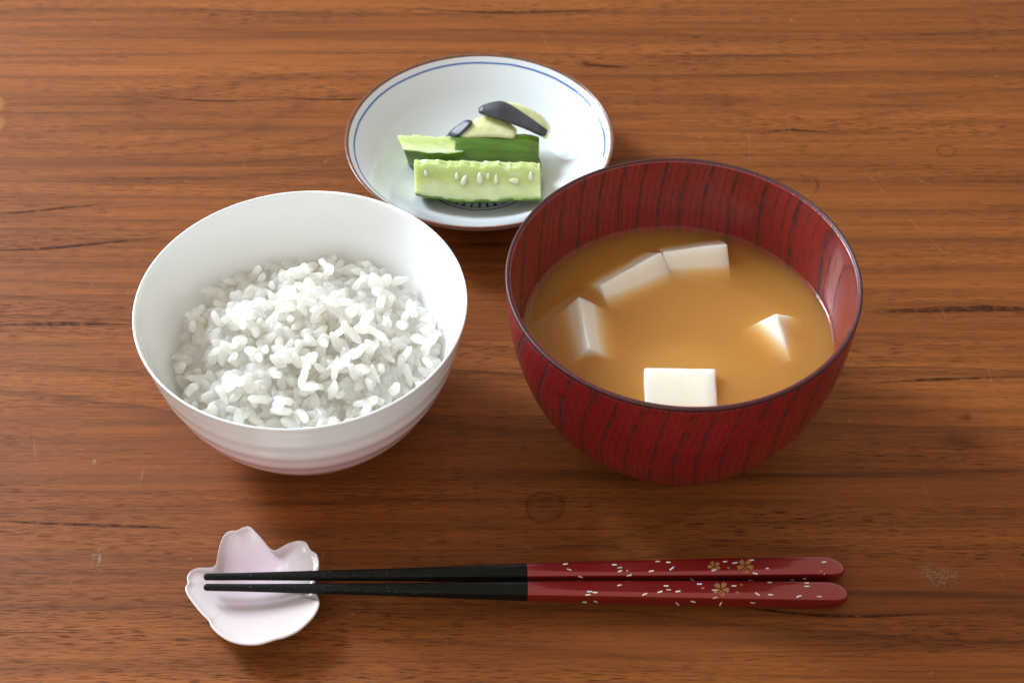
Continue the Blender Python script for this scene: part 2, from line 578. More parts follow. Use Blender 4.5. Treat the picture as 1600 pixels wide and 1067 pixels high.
seams = [([(-40, 392), (60, 389), (150, 381), (250, 371)], .0016), ([(-40, 336), (40, 331), (110, 324), (180, 317)], .0012), ([(-20, 508), (90, 506), (200, 507)], .0022),
         ([(1350, 488), (1450, 484), (1560, 482), (1640, 484)], .0030), ([(1360, 598), (1480, 592), (1620, 588)], .0014), ([(900, 98), (935, 103), (985, 106)], .0020),
         ([(-40, 812), (90, 818), (210, 822), (300, 826)], .0014), ([(1130, 945), (1300, 962), (1480, 958)], .0012), ([(720, 380), (760, 382), (790, 380)], .0014),
         ([(1180, 210), (1240, 203), (1330, 212)], .0010), ([(420, 152), (520, 156), (620, 150)], .0010), ([(230, 150), (330, 158), (440, 156)], .0010), ([(600, 12), (800, 20), (1000, 12)], .0012)]
v2, f2, fd2 = strip_mesh(seams, 0.00003)
o = mesh_obj('dark_streak', v2, f2, M['streak'], table, smooth=False); fade_attr(o, fd2); tag(o, kind='stuff')
o = mesh_obj('scratches', v_, f_, M['scratch'], table, smooth=False); fade_attr(o, fd); tag(o, kind='stuff')


def ring_mark(u, v, r, w, mat, name, a0=0, a1=360, z=0.00010, fill=0.0):
    c = at(u, v)
    verts, faces, fade = [], [], []
    n = 72
    prof = [(r - w, 0), (r, 1), (r + w, 0)]
    if fill: prof = [(0.0005, fill), (r - w, fill)] + prof[1:]
    for i in range(n + 1):
        a = R_(a0 + (a1 - a0) * i / n)
        ee = 1.0 if a1 - a0 >= 360 else math.sin(math.pi * i / n)
        wob = 1 + 0.03 * math.sin(3 * a + 1) + 0.02 * math.sin(5 * a)
        for rr, f in prof:
            verts.append((c.x + rr * wob * math.cos(a), c.y + rr * wob * math.sin(a), z)); fade.append(f * ee)
    k = len(prof)
    for i in range(n):
        for j in range(k - 1):
            faces.append((i * k + j, i * k + j + 1, (i + 1) * k + j + 1, (i + 1) * k + j))
    o = mesh_obj(name, verts, faces, mat, table, smooth=False)
    fade_attr(o, fade)
    return o


ring_mark(851, 792, 0.0066, 0.0007, M['stain'], 'water_ring', fill=0.30)
ring_mark(1245, 290, 0.0085, 0.0009, M['stain'], 'water_ring', -60, 60, z=0.00012)
ring_mark(1478, 236, 0.0038, 0.0006, M['stain'], 'water_ring', z=0.00012)


def blob(u, v, rx, ry, mat, name, z=0.00014, yaw=0.0, power=1.0):
    c = at(u, v)
    verts, faces, fade = [(c.x, c.y, z)], [], [1.0]
    n = 40
    for k in (1, 2, 3):
        for i in range(n):
            a = 2 * math.pi * i / n
            w = 1 + 0.16 * math.sin(2 * a + u) + 0.12 * math.sin(3 * a + v) + 0.08 * math.sin(7 * a)
            x, y = rx * w * k / 3 * math.cos(a), ry * w * k / 3 * math.sin(a)
            verts.append((c.x + x * math.cos(yaw) - y * math.sin(yaw), c.y + x * math.sin(yaw) + y * math.cos(yaw), z))
            fade.append((1 - k / 3) ** power if power else 1.0)
    for i in range(n):
        j = (i + 1) % n
        faces.append((0, 1 + i, 1 + j))
        for k in (0, 1):
            faces.append((1 + k * n + i, 1 + (k + 1) * n + i, 1 + (k + 1) * n + j, 1 + k * n + j))
    o = mesh_obj(name, verts, faces, mat, table, smooth=False)
    fade_attr(o, fade)
    return o


blob(1508, 652, 0.0032, 0.0022, M['stain'], 'wood_knot', power=0.5)
blob(1500, 690, 0.014, 0.006, M['stain'], 'wood_knot', z=0.00016, power=1.6)
blob(1088, 59, 0.0022, 0.0012, M['stain'], 'wood_knot', power=0.5)
blob(1085, 110, 0.0022, 0.0012, M['stain'], 'wood_knot', power=0.5)
blob(932, 103, 0.009, 0.0028, M['stain'], 'wood_knot', power=0.8)
blob(692, 846, 0.0018, 0.0012, M['stain'], 'wood_knot', power=0.5)
blob(1467, 899, 0.0075, 0.0055, M['scuff'], 'scuff_mark', power=0.6)
blob(154, 872, 0.0028, 0.0065, M['scuff'], 'scuff_mark', power=0.8)
blob(147, 722, 0.0012, 0.0018, M['scuff'], 'scuff_mark', power=0.5)
blob(-2, 165, 0.0035, 0.006, M['patch'], 'worn_patch', power=0.25)
blob(-2, 196, 0.0035, 0.0065, M['patch'], 'worn_patch', power=0.25)

# ------------------------------------------------------------------ rice bowl
RB = Vector((-0.07187, 0.41167 - 0.44715, 0.0))
rice_bowl = empty('rice_bowl', RB)
tag(rice_bowl, 'white porcelain bowl with pale pink base filled with steamed rice', 'bowl')


def ripple(prof, z0, z1, n, amp):
    out = []
    for p in prof:
        r, z = p
        if z0 < z < z1:
            t = (z - z0) / (z1 - z0)
            r += amp * math.sin(2 * math.pi * n * t) * math.sin(math.pi * t) ** 0.5
        out.append((r, z))
    return out


RB_OUT = [(0.0285, 0.0052), (0.0330, 0.0072), (0.0388, 0.0120), (0.0438, 0.0185), (0.0482, 0.0265), (0.0520, 0.0365), (0.0546, 0.0470), (0.0561, 0.0545)]
out_c = ripple([tuple(p) for p in catmull(RB_OUT, 12)], 0.010, 0.052, 5, 0.00017)
TH = 0.0026
RB_IN = [(0.0555, 0.0562), (0.0541, 0.0500), (0.0525, 0.0440), (0.0500, 0.0360), (0.0463, 0.0270), (0.0418, 0.0190), (0.0362, 0.0130), (0.0270, 0.0090), (0.0120, 0.0078)]
in_c = [tuple(p) for p in catmull(RB_IN, 10)]
lip = [(0.05645, 0.0560), (0.05672, 0.0567), (0.05670, 0.0572), (0.05635, 0.0575), (0.0559, 0.0571)]
def rb_inner(z):
    pts = sorted((p[1], p[0]) for p in RB_IN)
    return np.interp(z, [p[0] for p in pts], [p[1] for p in pts])


prof = [(0.0, 0.0040), (0.020, 0.0042), (0.0225, 0.0046), (0.0255, 0.0046)] + out_c + lip + in_c + [(0.0, 0.0077)]
rb_body = lathe('body', prof, M['porcelain'], rice_bowl, 192)
rb_body.data.materials.append(M['porcelain_tinted'])
for p in rb_body.data.polygons:                       # the blush of pink glaze is on the outside only
    c = p.center
    if c.z < 0.0545 and math.hypot(c.x, c.y) > float(rb_inner(c.z)) + 0.0012: p.material_index = 1
lathe('foot_ring', [(0.0205, 0.0045), (0.0207, 0.0008), (0.0215, 0.0), (0.0240, 0.0), (0.0250, 0.0008), (0.0256, 0.0050), (0.023, 0.0052)], M['unglazed'], rice_bowl, 128, closed=True)


# ------------------------------------------------------------------ rice
def grain_mesh(k):
    L = 0.0031 + 0.0012 * rng.random(); w = 0.00140 + 0.00032 * rng.random()
    bend = rng.uniform(-0.0009, 0.0009); pinch = rng.uniform(-0.1, 0.35); tw = rng.uniform(-0.2, 0.2)
    nu, nv = 10, 11
    verts, faces = [], []
    verts.append((-L, 0, bend))
    for i in range(1, nu):
        t = -math.cos(math.pi * i / nu)
        rad = w * (1 - abs(t) ** 2.5) ** 0.5 * (1 - 0.18 * pinch * t) * (1 + 0.1 * math.sin(5 * t + k))
        for j in range(nv):
            a = 2 * math.pi * j / nv + tw * t
            q = 1 + 0.10 * math.sin(2 * a + k + 2 * t) + 0.08 * math.sin(3 * a - 4 * t + 2 * k) + 0.05 * math.sin(7 * t + 2 * a)
            verts.append((L * t, q * rad * math.cos(a), 0.84 * q * rad * math.sin(a) + bend * t * t))
    verts.append((L, 0, bend))
    for j in range(nv):
        faces.append((0, 1 + (j + 1) % nv, 1 + j))
        e = 1 + (nu - 2) * nv
        faces.append((len(verts) - 1, e + j, e + (j + 1) % nv))
    for i in range(nu - 2):
        for j in range(nv):
            a, b = 1 + i * nv + j, 1 + i * nv + (j + 1) % nv
            faces.append((a, b, b + nv, a + nv))
    me = bpy.data.meshes.new('rice_grain')
    me.from_pydata(verts, [], faces); me.update()
    for p in me.polygons: p.use_smooth = True
    me.materials.append(M['rice'])
    return me, np.array(verts), np.array([tuple(f) for f in faces if len(f) == 4])


GR = [grain_mesh(k) for k in range(8)]


def rot_from(axis, roll):
    x = axis / np.linalg.norm(axis)
    h = np.array([0, 0, 1.0]) if abs(x[2]) < 0.9 else np.array([1.0, 0, 0])
    y = np.cross(h, x); y /= np.linalg.norm(y)
    z = np.cross(x, y)
    Rm = np.stack([x, y, z], 1)
    c, s = math.cos(roll), math.sin(roll)
    return Rm @ np.array([[1, 0, 0], [0, c, -s], [0, s, c]])


def fill_rice():
    res = 0.0005
    half = 0.056
    n = int(2 * half / res)
    gx = (np.arange(n) + 0.5) * res - half
    GX, GY = np.meshgrid(gx, gx, indexing='ij')
    rr = np.hypot(GX, GY)
    # bowl floor as the first height field
    zs = np.linspace(0.0079, 0.0562, 200); ri = rb_inner(zs)
    floor = np.interp(rr, ri, zs, left=0.0079, right=0.2)
    # target: a lumpy mound
    def lump(x, y, s, a): return a * np.exp(-((GX - x) ** 2 + (GY - y) ** 2) / s ** 2)
    target = 0.0362 - 0.0078 * (rr / 0.046) ** 2.4
    target += lump(0.001, 0.004, 0.017, 0.0052) + lump(-0.024, 0.012, 0.012, 0.004) + lump(0.024, 0.008, 0.010, 0.0030)
    target += lump(-0.004, -0.010, 0.011, 0.0032) + lump(0.020, -0.018, 0.009, 0.0030) + lump(-0.020, -0.022, 0.010, 0.003)
    target += lump(-0.036, -0.010, 0.007, -0.008) + lump(0.008, 0.0, 0.006, -0.003) + lump(0.014, -0.027, 0.006, -0.003)
    target += lump(0.0, -0.038, 0.012, 0.0025)
    H = np.maximum(floor, target - 0.0052)
    H = np.where(rr < 0.054, H, 0.2)
    grains = []
    a = 0.0037; bq = 0.0015
    for it in range(7000):
        # clumped sampling: aim where the mound is still low
        best = None
        for tr in range(9):
            x, y = rng.uniform(-0.048, 0.048, 2)
            if x * x + y * y > 0.0445 ** 2: continue
            i, j = int((x + half) / res), int((y + half) / res)
            if H[i, j] > target[i, j]: continue
            ax = rng.normal(size=3); ax[2] *= 0.85
            ax /= np.linalg.norm(ax)
            # ellipsoid footprint
            k = 9
            sl = (slice(max(i - k, 0), i + k + 1), slice(max(j - k, 0), j + k + 1))
            dx, dy = GX[sl] - x, GY[sl] - y
            A = np.eye(3) / bq ** 2 + np.outer(ax, ax) * (1 / a ** 2 - 1 / bq ** 2)
            B = A[0, 2] * dx + A[1, 2] * dy
            C = A[0, 0] * dx * dx + 2 * A[0, 1] * dx * dy + A[1, 1] * dy * dy - 1
            disc = B * B - A[2, 2] * C
            m = disc > 0
            sq = np.sqrt(np.where(m, disc, 0))
            lo = (-B - sq) / A[2, 2]; hi = (-B + sq) / A[2, 2]
            h = H[sl]
            zc = np.max(np.where(m, h - lo, -1)) - 0.0024
            if zc > 0.15: continue
            top = zc + hi[m].max()
            if best is None or zc < best[0]:
                best = (zc, x, y, ax, sl, m, hi)
        if best is None: continue
        zc, x, y, ax, sl, m, hi = best
        if np.hypot(x, y) > rb_inner(zc) - 0.0008: continue
        tips = [np.array([x, y, zc]) + sg * ax * 0.0042 for sg in (-1, 1)]
        if any(np.hypot(q[0], q[1]) > rb_inner(q[2]) + 0.0004 or q[2] < 0.0078 for q in tips): continue
        H[sl] = np.where(m, np.maximum(H[sl], zc + hi), H[sl])
        grains.append((np.array([x, y, zc]), ax, rng.uniform(0, 6.28), rng.integers(0, 8), rng.uniform(0.88, 1.14)))
    return grains, GX, GY, np.maximum(np.minimum(target - 0.0022, 0.06), 0.0)


GRAINS, HX, HY, HT = fill_rice()
rice = empty('steamed_rice', RB + Vector((0, 0, 0.0079)))
tag(rice, 'heap of glossy white steamed rice inside the porcelain bowl', 'rice')


def grain_matrix(g):
    p, ax, roll, k, s = g
    Rm = rot_from(ax, roll) * s
    m = Matrix.Identity(4)
    for i in range(3):
        for j in range(3): m[i][j] = Rm[i, j]
        m[i][3] = p[i]
    m[2][3] -= 0.0079
    return m


def visible_share(grains):
    """how many picture cells each grain covers, from a small z-buffer"""
    zb = {}
    base = np.array(rice.location)
    for gi, g in enumerate(grains):
        p, ax, roll, k, s = g
        V = GR[k][1] @ (rot_from(ax, roll) * s).T
        V = np.concatenate([V, (V + V[::-1]) / 2])
        P = V + p + np.array(RB)
        d = P - np.array(CAM)
        depth = d[:, 1] * CP - d[:, 2] * SP
        u = 800 + 2700 * d[:, 0] / depth
        v = 533.5 - 2700 * (d[:, 1] * SP + d[:, 2] * CP) / depth
        for a, b, dd in zip((u / 3).astype(int), (v / 3).astype(int), depth):
            key = (a, b)
            if key not in zb or zb[key][0] > dd: zb[key] = (dd, gi)
    cnt = np.zeros(len(grains), int)
    for dd, gi in zb.values(): cnt[gi] += 1
    return cnt


share = visible_share(GRAINS)
order = np.argsort(-share)
for gi in order[:300]:
    g = GRAINS[gi]
    o = bpy.data.objects.new('rice_grain', GR[g[3]][0])
    o.parent = rice
    o.matrix_local = grain_matrix(g)
    col.objects.link(o)
bulk_v, bulk_f = [], []
for gi in order[300:]:
    if share[gi] == 0 and GRAINS[gi][0][2] < 0.028: continue
    g = GRAINS[gi]
    m = np.array(grain_matrix(g))
    V = GR[g[3]][1] @ m[:3, :3].T + m[:3, 3]
    k = len(bulk_v)
    lim = rb_inner(V[:, 2] + 0.0079) - 0.0003
    V[:, :2] *= np.minimum(1.0, lim / np.maximum(np.hypot(V[:, 0], V[:, 1]), 1e-6))[:, None]
    V[:, 2] = np.maximum(V[:, 2], 0.0008)
    bulk_v += [tuple(q) for q in V]
    bulk_f += [tuple(i + k for i in p.vertices) for p in GR[g[3]][0].polygons]
# the packed rice underneath
def build_core():
    verts, faces = [], []
    half, res = 0.056, 0.0005
    def hgt(x, y): return float(HT[int((x + half) / res), int((y + half) / res)])
    na, nr = 60, 16
    verts.append((0, 0, hgt(0, 0) - 0.0079))
    for k in range(1, nr + 1):
        for i in range(na):
            a = 2 * math.pi * i / na
            r = 0.0455 * k / nr
            z = hgt(r * math.cos(a), r * math.sin(a))
            r = min(r, float(rb_inner(z)) - 0.0003)
            verts.append((r * math.cos(a), r * math.sin(a), z - 0.0079))
    for z in (0.020, 0.015, 0.0105):
        for i in range(na):
            a = 2 * math.pi * i / na
            r = float(rb_inner(z)) - 0.0004
            verts.append((r * math.cos(a), r * math.sin(a), z - 0.0079))
    verts.append((0, 0, 0.0006))
    for i in range(na):
        j = (i + 1) % na
        faces.append((0, 1 + i, 1 + j))
        for k in range(nr + 2):
            faces.append((1 + k * na + i, 1 + (k + 1) * na + i, 1 + (k + 1) * na + j, 1 + k * na + j))
        b = 1 + (nr + 2) * na
        faces.append((len(verts) - 1, b + j, b + i))
    k = len(verts)
    o = mesh_obj('packed_rice', verts + bulk_v, faces + [tuple(i + k for i in f) for f in bulk_f], M['rice'], rice)
    fix_normals(o)
    m = o.modifiers.new('stick_together', 'REMESH')
    m.mode = 'VOXEL'
    m.voxel_size = 0.00042
    m.use_smooth_shade = True
    m = o.modifiers.new('swell', 'DISPLACE')
    m.strength = 0.00070
    m.mid_level = 0.0
    tag(o, kind='stuff')


build_core()

# ------------------------------------------------------------------ red soup bowl
SB = Vector((0.05739, 0.41213 - 0.44715, 0.0))
soup_bowl = empty('soup_bowl', SB)
tag(soup_bowl, 'red lacquered wooden bowl with dark grain holding miso soup', 'bowl')
SB_OUT = [(0.0350, 0.0062), (0.0392, 0.0080), (0.0452, 0.0143), (0.0502, 0.0225), (0.0541, 0.0320), (0.0573, 0.0445), (0.0591, 0.0575), (0.05965, 0.0690)]
SB_IN = [(0.0586, 0.0697), (0.0580, 0.0694), (0.05775, 0.0685), (0.0574, 0.0620), (0.0563, 0.0530), (0.0546, 0.0440), (0.0517, 0.0340), (0.0470, 0.0240), (0.0385, 0.0160), (0.0250, 0.0120), (0.0100, 0.0110)]
o_c = [tuple(p) for p in catmull(SB_OUT, 8)]
i_c = [tuple(p) for p in catmull(SB_IN, 8)]
lathe('body', [(0, 0.006), (0.034, 0.0060)] + o_c + i_c + [(0, 0.0109)], M['lacquer'], soup_bowl, 192)
lathe('rim', [(0.05969, 0.0687), (0.05973, 0.0694), (0.05950, 0.06995), (0.0592, 0.0701), (0.0587, 0.0700), (0.0583, 0.0696), (0.0582, 0.0689), (0.0588, 0.0685)], M['lip'], soup_bowl, 192, closed=True)
lathe('foot', [(0.0345, 0.0065), (0.0340, 0.0035), (0.0345, 0.0006), (0.0336, 0.0), (0.0312, 0.0), (0.0306, 0.0008), (0.0302, 0.0065)], M['lacquer'], soup_bowl, 128, closed=True)


def sb_inner(z):
    pts = sorted((p[1], p[0]) for p in SB_IN)
    return float(np.interp(z, [p[0] for p in pts], [p[1] for p in pts]))


SZ = 0.0411
sp = [(0.0, SZ), (0.02, SZ), (0.04, SZ), (0.049, SZ), (0.0512, SZ + 0.00003), (0.0525, SZ + 0.00015), (0.0534, SZ + 0.0004), (0.0540, SZ + 0.0008), (sb_inner(SZ + 0.0012) + 0.0002, SZ + 0.0012)]
sp += [(sb_inner(z) + 0.0003, z) for z in (0.040, 0.036, 0.031, 0.026, 0.021, 0.017)] + [(0.03, 0.0128), (0.018, 0.0110), (0.0, 0.0107)]
soup = lathe('miso_soup', sp, M['soup'], None, 160)
soup.location = SB
tag(soup, 'cloudy golden brown miso soup in the red bowl', 'soup')

# paler miso drifting below the surface: one lumpy cloud, a volume inside the clear broth
def build_cloud():
    na, nr = 72, 22
    r_ = random.Random(5)
    wv = [(r_.uniform(60, 190), r_.uniform(0, 6.28), r_.uniform(0, 6.28)) for _ in range(7)]
    def lump(x, y): return sum(math.sin(k * (x * math.cos(a) + y * math.sin(a)) + p) for k, a, p in wv) / 3.2
    top, bot = [], []
    for k in range(nr + 1):
        for i in range(na):
            a = 2 * math.pi * i / na
            rim_r = 0.0445 * (1 + 0.06 * math.sin(2 * a + 1) + 0.04 * math.sin(5 * a))
            t = k / nr
            x, y = rim_r * t * math.cos(a) + 0.0015, rim_r * t * math.sin(a) - 0.003
            w = (1 - t ** 3) ** 0.6
            zt = SZ - 0.0105 + 0.0085 * w + 0.0022 * min(w * 2, 1) * lump(x, y)
            zb = SZ - 0.0125 - 0.0080 * w
            top.append((x, y, min(zt, SZ - 0.0008))); bot.append((x, y, zb))
    n = (nr + 1) * na
    verts = top + bot
    faces = []
    for k in range(nr):
        for i in range(na):
            j = (i + 1) % na
            a, b, c, d = k * na + i, k * na + j, (k + 1) * na + j, (k + 1) * na + i
            faces.append((a, d, c, b)); faces.append((n + a, n + b, n + c, n + d))
    for i in range(na):
        j = (i + 1) % na
        faces.append((nr * na + i, n + nr * na + i, n + nr * na + j, nr * na + j))
    bm = bmesh.new()
    o = mesh_obj('miso_cloud', verts, faces, None, soup)
    bm.from_mesh(o.data)
    bmesh.ops.remove_doubles(bm, verts=bm.verts[:], dist=1e-5)
    bmesh.ops.recalc_face_normals(bm, faces=bm.faces[:])
    bm.to_mesh(o.data); bm.free()
    nt = NT('miso_sediment')
    nt.t.nodes.remove(nt.b)
    v = nt.n('ShaderNodeVolumePrincipled')
    v.inputs['Color'].default_value = (0.965, 0.78, 0.34, 1)
    v.inputs['Density'].default_value = 230.0
    nt.l(v.outputs[0], nt.out.inputs['Volume'])
    o.data.materials.append(nt.m)
    tag(o, kind='stuff')


build_cloud()

# ------------------------------------------------------------------ tofu
def tofu_block(size, loc, rot, label, seed):
    bm = bmesh.new()
    bmesh.ops.create_cube(bm, size=1.0)
    bmesh.ops.scale(bm, vec=size, verts=bm.verts)
    bmesh.ops.bevel(bm, geom=bm.edges[:], offset=0.0007, segments=2, profile=0.6, affect='EDGES')
    bmesh.ops.subdivide_edges(bm, edges=[e for e in bm.edges if e.calc_length() > 0.005], cuts=5, use_grid_fill=True)
    r = random.Random(seed)
    ph = [r.uniform(0, 6.28) for _ in range(6)]
    for v in bm.verts:
        c = v.co
        c.x += 0.00009 * math.sin(c.y * 420 + ph[0]) + 0.00005 * math.sin(c.z * 700 + ph[1])
        c.y += 0.00009 * math.sin(c.z * 430 + ph[2]) + 0.00005 * math.sin(c.x * 680 + ph[3])
        c.z += 0.00008 * math.sin(c.x * 440 + ph[4]) + 0.00005 * math.sin(c.y * 720 + ph[5])
    me = bpy.data.meshes.new('tofu_cube')
    bm.to_mesh(me); bm.free()
    for p in me.polygons: p.use_smooth = True
    me.materials.append(M['tofu'])
    o = bpy.data.objects.new('tofu_cube', me)
    o.matrix_world = Matrix.Translation(loc) @ rot
    col.objects.link(o)
    tag(o, label, 'tofu', 'tofu cubes floating in the miso soup')
    return o


def frame(ex, ey_hint):
    ex = Vector(ex).normalized()
    ez = ex.cross(Vector(ey_hint)).normalized()
    ey = ez.cross(ex)
    m = Matrix.Identity(3)
    m.col[0], m.col[1], m.col[2] = ex, ey, ez
    return m


def tofu_by_corner(corner, ax, ay, sx, sy, sz, label, seed):
    """block with one top corner at `corner`, its edges running along ax, ay (horizontal-ish) and down"""
    m = frame(ax, ay)
    off = m @ Vector((sx / 2, sy / 2, -sz / 2))
    return tofu_block((sx, sy, sz), Vector(corner) + off, m.to_4x4(), label, seed)


Z1 = SZ
# front block: its top face just breaks the surface, near edge dipping under
a, b = at(1005, 574, Z1 + .0022), at(1117, 576, Z1 + .0022)
ex = (b - a).normalized(); near = Vector((0, -1, -0.17))
m = frame(ex, -near)
cen = (a + b) / 2 + near.normalized() * 0.014 + m.col[2] * -0.0085
tofu_block(((b - a).length, 0.028, 0.017), cen, m.to_4x4(), 'flat square tofu cube near the front rim of the red bowl', 1)
# left block: a long edge is up, both faces slope down into the broth
a, b = at(905, 462, Z1 + .0042), at(921, 545, Z1 + .0030)
ey = (a - b).normalized()
nl = Vector((-0.75, 0.1, 0.62)).normalized()
ez = (nl - ey * nl.dot(ey)).normalized(); ex = ey.cross(ez)
m = Matrix.Identity(3); m.col[0], m.col[1], m.col[2] = ex, ey, ez
# ridge is the +x +z edge
cen = (a + b) / 2 - ex * 0.008 - ez * 0.008
tofu_block((0.016, (a - b).length, 0.016), cen, m.to_4x4(), 'tofu cube with its edge up beside the left wall of the red bowl', 2)
# back left block
a, b = at(938, 446, Z1 + .0034), at(1034, 394, Z1 + .0056)
ex = (b - a).normalized()
nt_ = Vector((-0.30, 0.56, 0.77)); ez = (nt_ - ex * nt_.dot(ex)).normalized(); ey = ez.cross(ex)
m = Matrix.Identity(3); m.col[0], m.col[1], m.col[2] = ex, ey, ez
cen = (a + b) / 2 + ey * 0.0075 - ez * 0.0085
tofu_block(((b - a).length, 0.015, 0.017), cen, m.to_4x4(), 'slanting tofu cube behind the one with its edge up', 3)
# back right block
a, b = at(1036, 394, Z1 + .0046), at(1137, 381, Z1 + .0060)
ex = (b - a).normalized()
nt_ = Vector((0.0, 0.60, 0.80)); ez = (nt_ - ex * nt_.dot(ex)).normalized(); ey = ez.cross(ex)
m = Matrix.Identity(3); m.col[0], m.col[1], m.col[2] = ex, ey, ez
cen = (a + b) / 2 + ey * 0.0075 - ez * 0.0085
tofu_block(((b - a).length, 0.015, 0.017), cen, m.to_4x4(), 'bright topped tofu cube nearest the back wall of the red bowl', 4)
# right block: only a corner rises from the broth
apex = at(1213, 489, Z1 + .0045)
e1 = Vector((-0.70, 0.12, -0.66)).normalized()
e2 = Vector((-0.10, -0.70, -0.60)); e2 = (e2 - e1 * e2.dot(e1)).normalized()
e3 = e1.cross(e2)
m = Matrix.Identity(3); m.col[0], m.col[1], m.col[2] = e1, e2, e3
if e3.z > 0: e3 = -e3
cen = apex + e1 * 0.009 + e2 * 0.009 + e3 * 0.008
mm = Matrix.Identity(3); mm.col[0], mm.col[1], mm.col[2] = e1, e2, e1.cross(e2)
tofu_block((0.018, 0.018, 0.016), cen, mm.to_4x4(), 'tofu cube with only one white corner above the soup', 5)

# ------------------------------------------------------------------ small plate
PL = Vector((-0.01319, 0.09417, 0.0))
plate = empty('small_plate', PL)
tag(plate, 'small white dish with blue lines and brown rim under pickles', 'plate')
PI = [(0.0, 0.0034), (0.012, 0.0034), (0.022, 0.0036), (0.028, 0.0046), (0.034, 0.0068), (0.040, 0.0104), (0.046, 0.0152), (0.0505, 0.0188), (0.0530, 0.0209)]
PO = [(0.0541, 0.0206), (0.0515, 0.0172), (0.0465, 0.0124), (0.0405, 0.0078), (0.034, 0.0042), (0.0295, 0.0024)]
pi_c = [tuple(p) for p in catmull(PI, 6)]
po_c = [tuple(p) for p in catmull(PO, 6)]
lathe('body', pi_c + [(0.0537, 0.0213)] + po_c + [(0.0292, 0.0004), (0.0286, 0.0), (0.0270, 0.0), (0.0264, 0.0005), (0.0262, 0.0014), (0.0, 0.0014)], M['plate'], plate, 192)
lathe('brown_rim', [(0.0531, 0.02095), (0.0537, 0.02150), (0.0543, 0.02165), (0.0547, 0.02145), (0.0547, 0.02105), (0.0541, 0.02040), (0.0535, 0.02060)], M['brown_glaze'], plate, 192, closed=True)

# ------------------------------------------------------------------ pickles
def make_cucumber_flesh():
    nt = NT('cucumber_flesh')
    u = nt.n('ShaderNodeAttribute', attribute_name='rad').outputs['Fac']
    P = nt.coord()
    n = nt.noise(nt.scaled(P, (90, 260, 260)), 1.0, 3, 0.6)
    f = nt.math('ADD', u, nt.math('MULTIPLY', nt.math('SUBTRACT', n, 0.5), 0.35))
    c = nt.ramp(f, [(0.15, (0.47, 0.56, 0.22)), (0.45, (0.45, 0.52, 0.15)), (0.70, (0.56, 0.62, 0.30)), (0.90, (0.58, 0.66, 0.34)), (1.0, (0.25, 0.42, 0.05))])
    w = nt.ramp(nt.noise(P, 150, 4, 0.65), [(0.55, grey(0)), (0.75, grey(0.6))])
    c = nt.mix(w, c, (0.72, 0.76, 0.60))
    nt.set(Base_Color=c, Roughness=0.16, Subsurface_Weight=0.9, Subsurface_Radius=(0.0055, 0.006, 0.0028), Subsurface_Scale=1.0, Coat_Weight=0.8, Coat_Roughness=0.06)
    nt.bump(nt.noise(P, 330, 4, 0.6), 0.35, 0.0006)
    return nt.m


def make_cucumber_skin():
    nt = NT('cucumber_skin')
    P = nt.coord()
    n = nt.noise(nt.scaled(P, (30, 260, 260)), 1.0, 3, 0.6)
    c = nt.mix(nt.ramp(n, [(0.3, grey(0)), (0.7, grey(1))]), (0.028, 0.080, 0.0025), (0.095, 0.190, 0.006))
    sp_ = nt.ramp(nt.noise(P, 420, 2, 0.5), [(0.68, grey(0)), (0.76, grey(0.5))])
    c = nt.mix(sp_, c, (0.22, 0.34, 0.04))
    nt.set(Base_Color=c, Roughness=0.2, Subsurface_Weight=0.2, Subsurface_Radius=(0.001, 0.003, 0.0006), Subsurface_Scale=1.0, Coat_Weight=0.4, Coat_Roughness=0.08)
    nt.bump(nt.noise(P, 300, 3, 0.6), 0.25, 0.0006)
    return nt.m


M['cuke'] = make_cucumber_flesh()
M['cuke_skin'] = make_cucumber_skin()
M['pale_flesh'] = make_food('pale_pickle_flesh', (0.60, 0.62, 0.34), (0.68, 0.70, 0.46), 140, 0.18, 0.6, (0.004, 0.004, 0.002), 0.3, 0.0006, 300).m
M['seed'] = make_food('cucumber_seed', (0.66, 0.70, 0.46), (0.58, 0.63, 0.36), 500, 0.15, 0.5, (0.001, 0.001, 0.0008), 0.1).m
nt = make_food('eggplant_skin', (0.060, 0.062, 0.078), (0.034, 0.031, 0.038), 180, 0.48, 0.0, (0.001,) * 3, 0.35, 0.0006, 260)
nt.set(Coat_Weight=0.1, Coat_Roughness=0.4)
M['egg_skin'] = nt.m
M['egg_flesh'] = make_food('eggplant_flesh', (0.60, 0.62, 0.26), (0.74, 0.73, 0.46), 220, 0.2, 0.6, (0.004, 0.004, 0.002), 0.5, 0.0008, 260).m


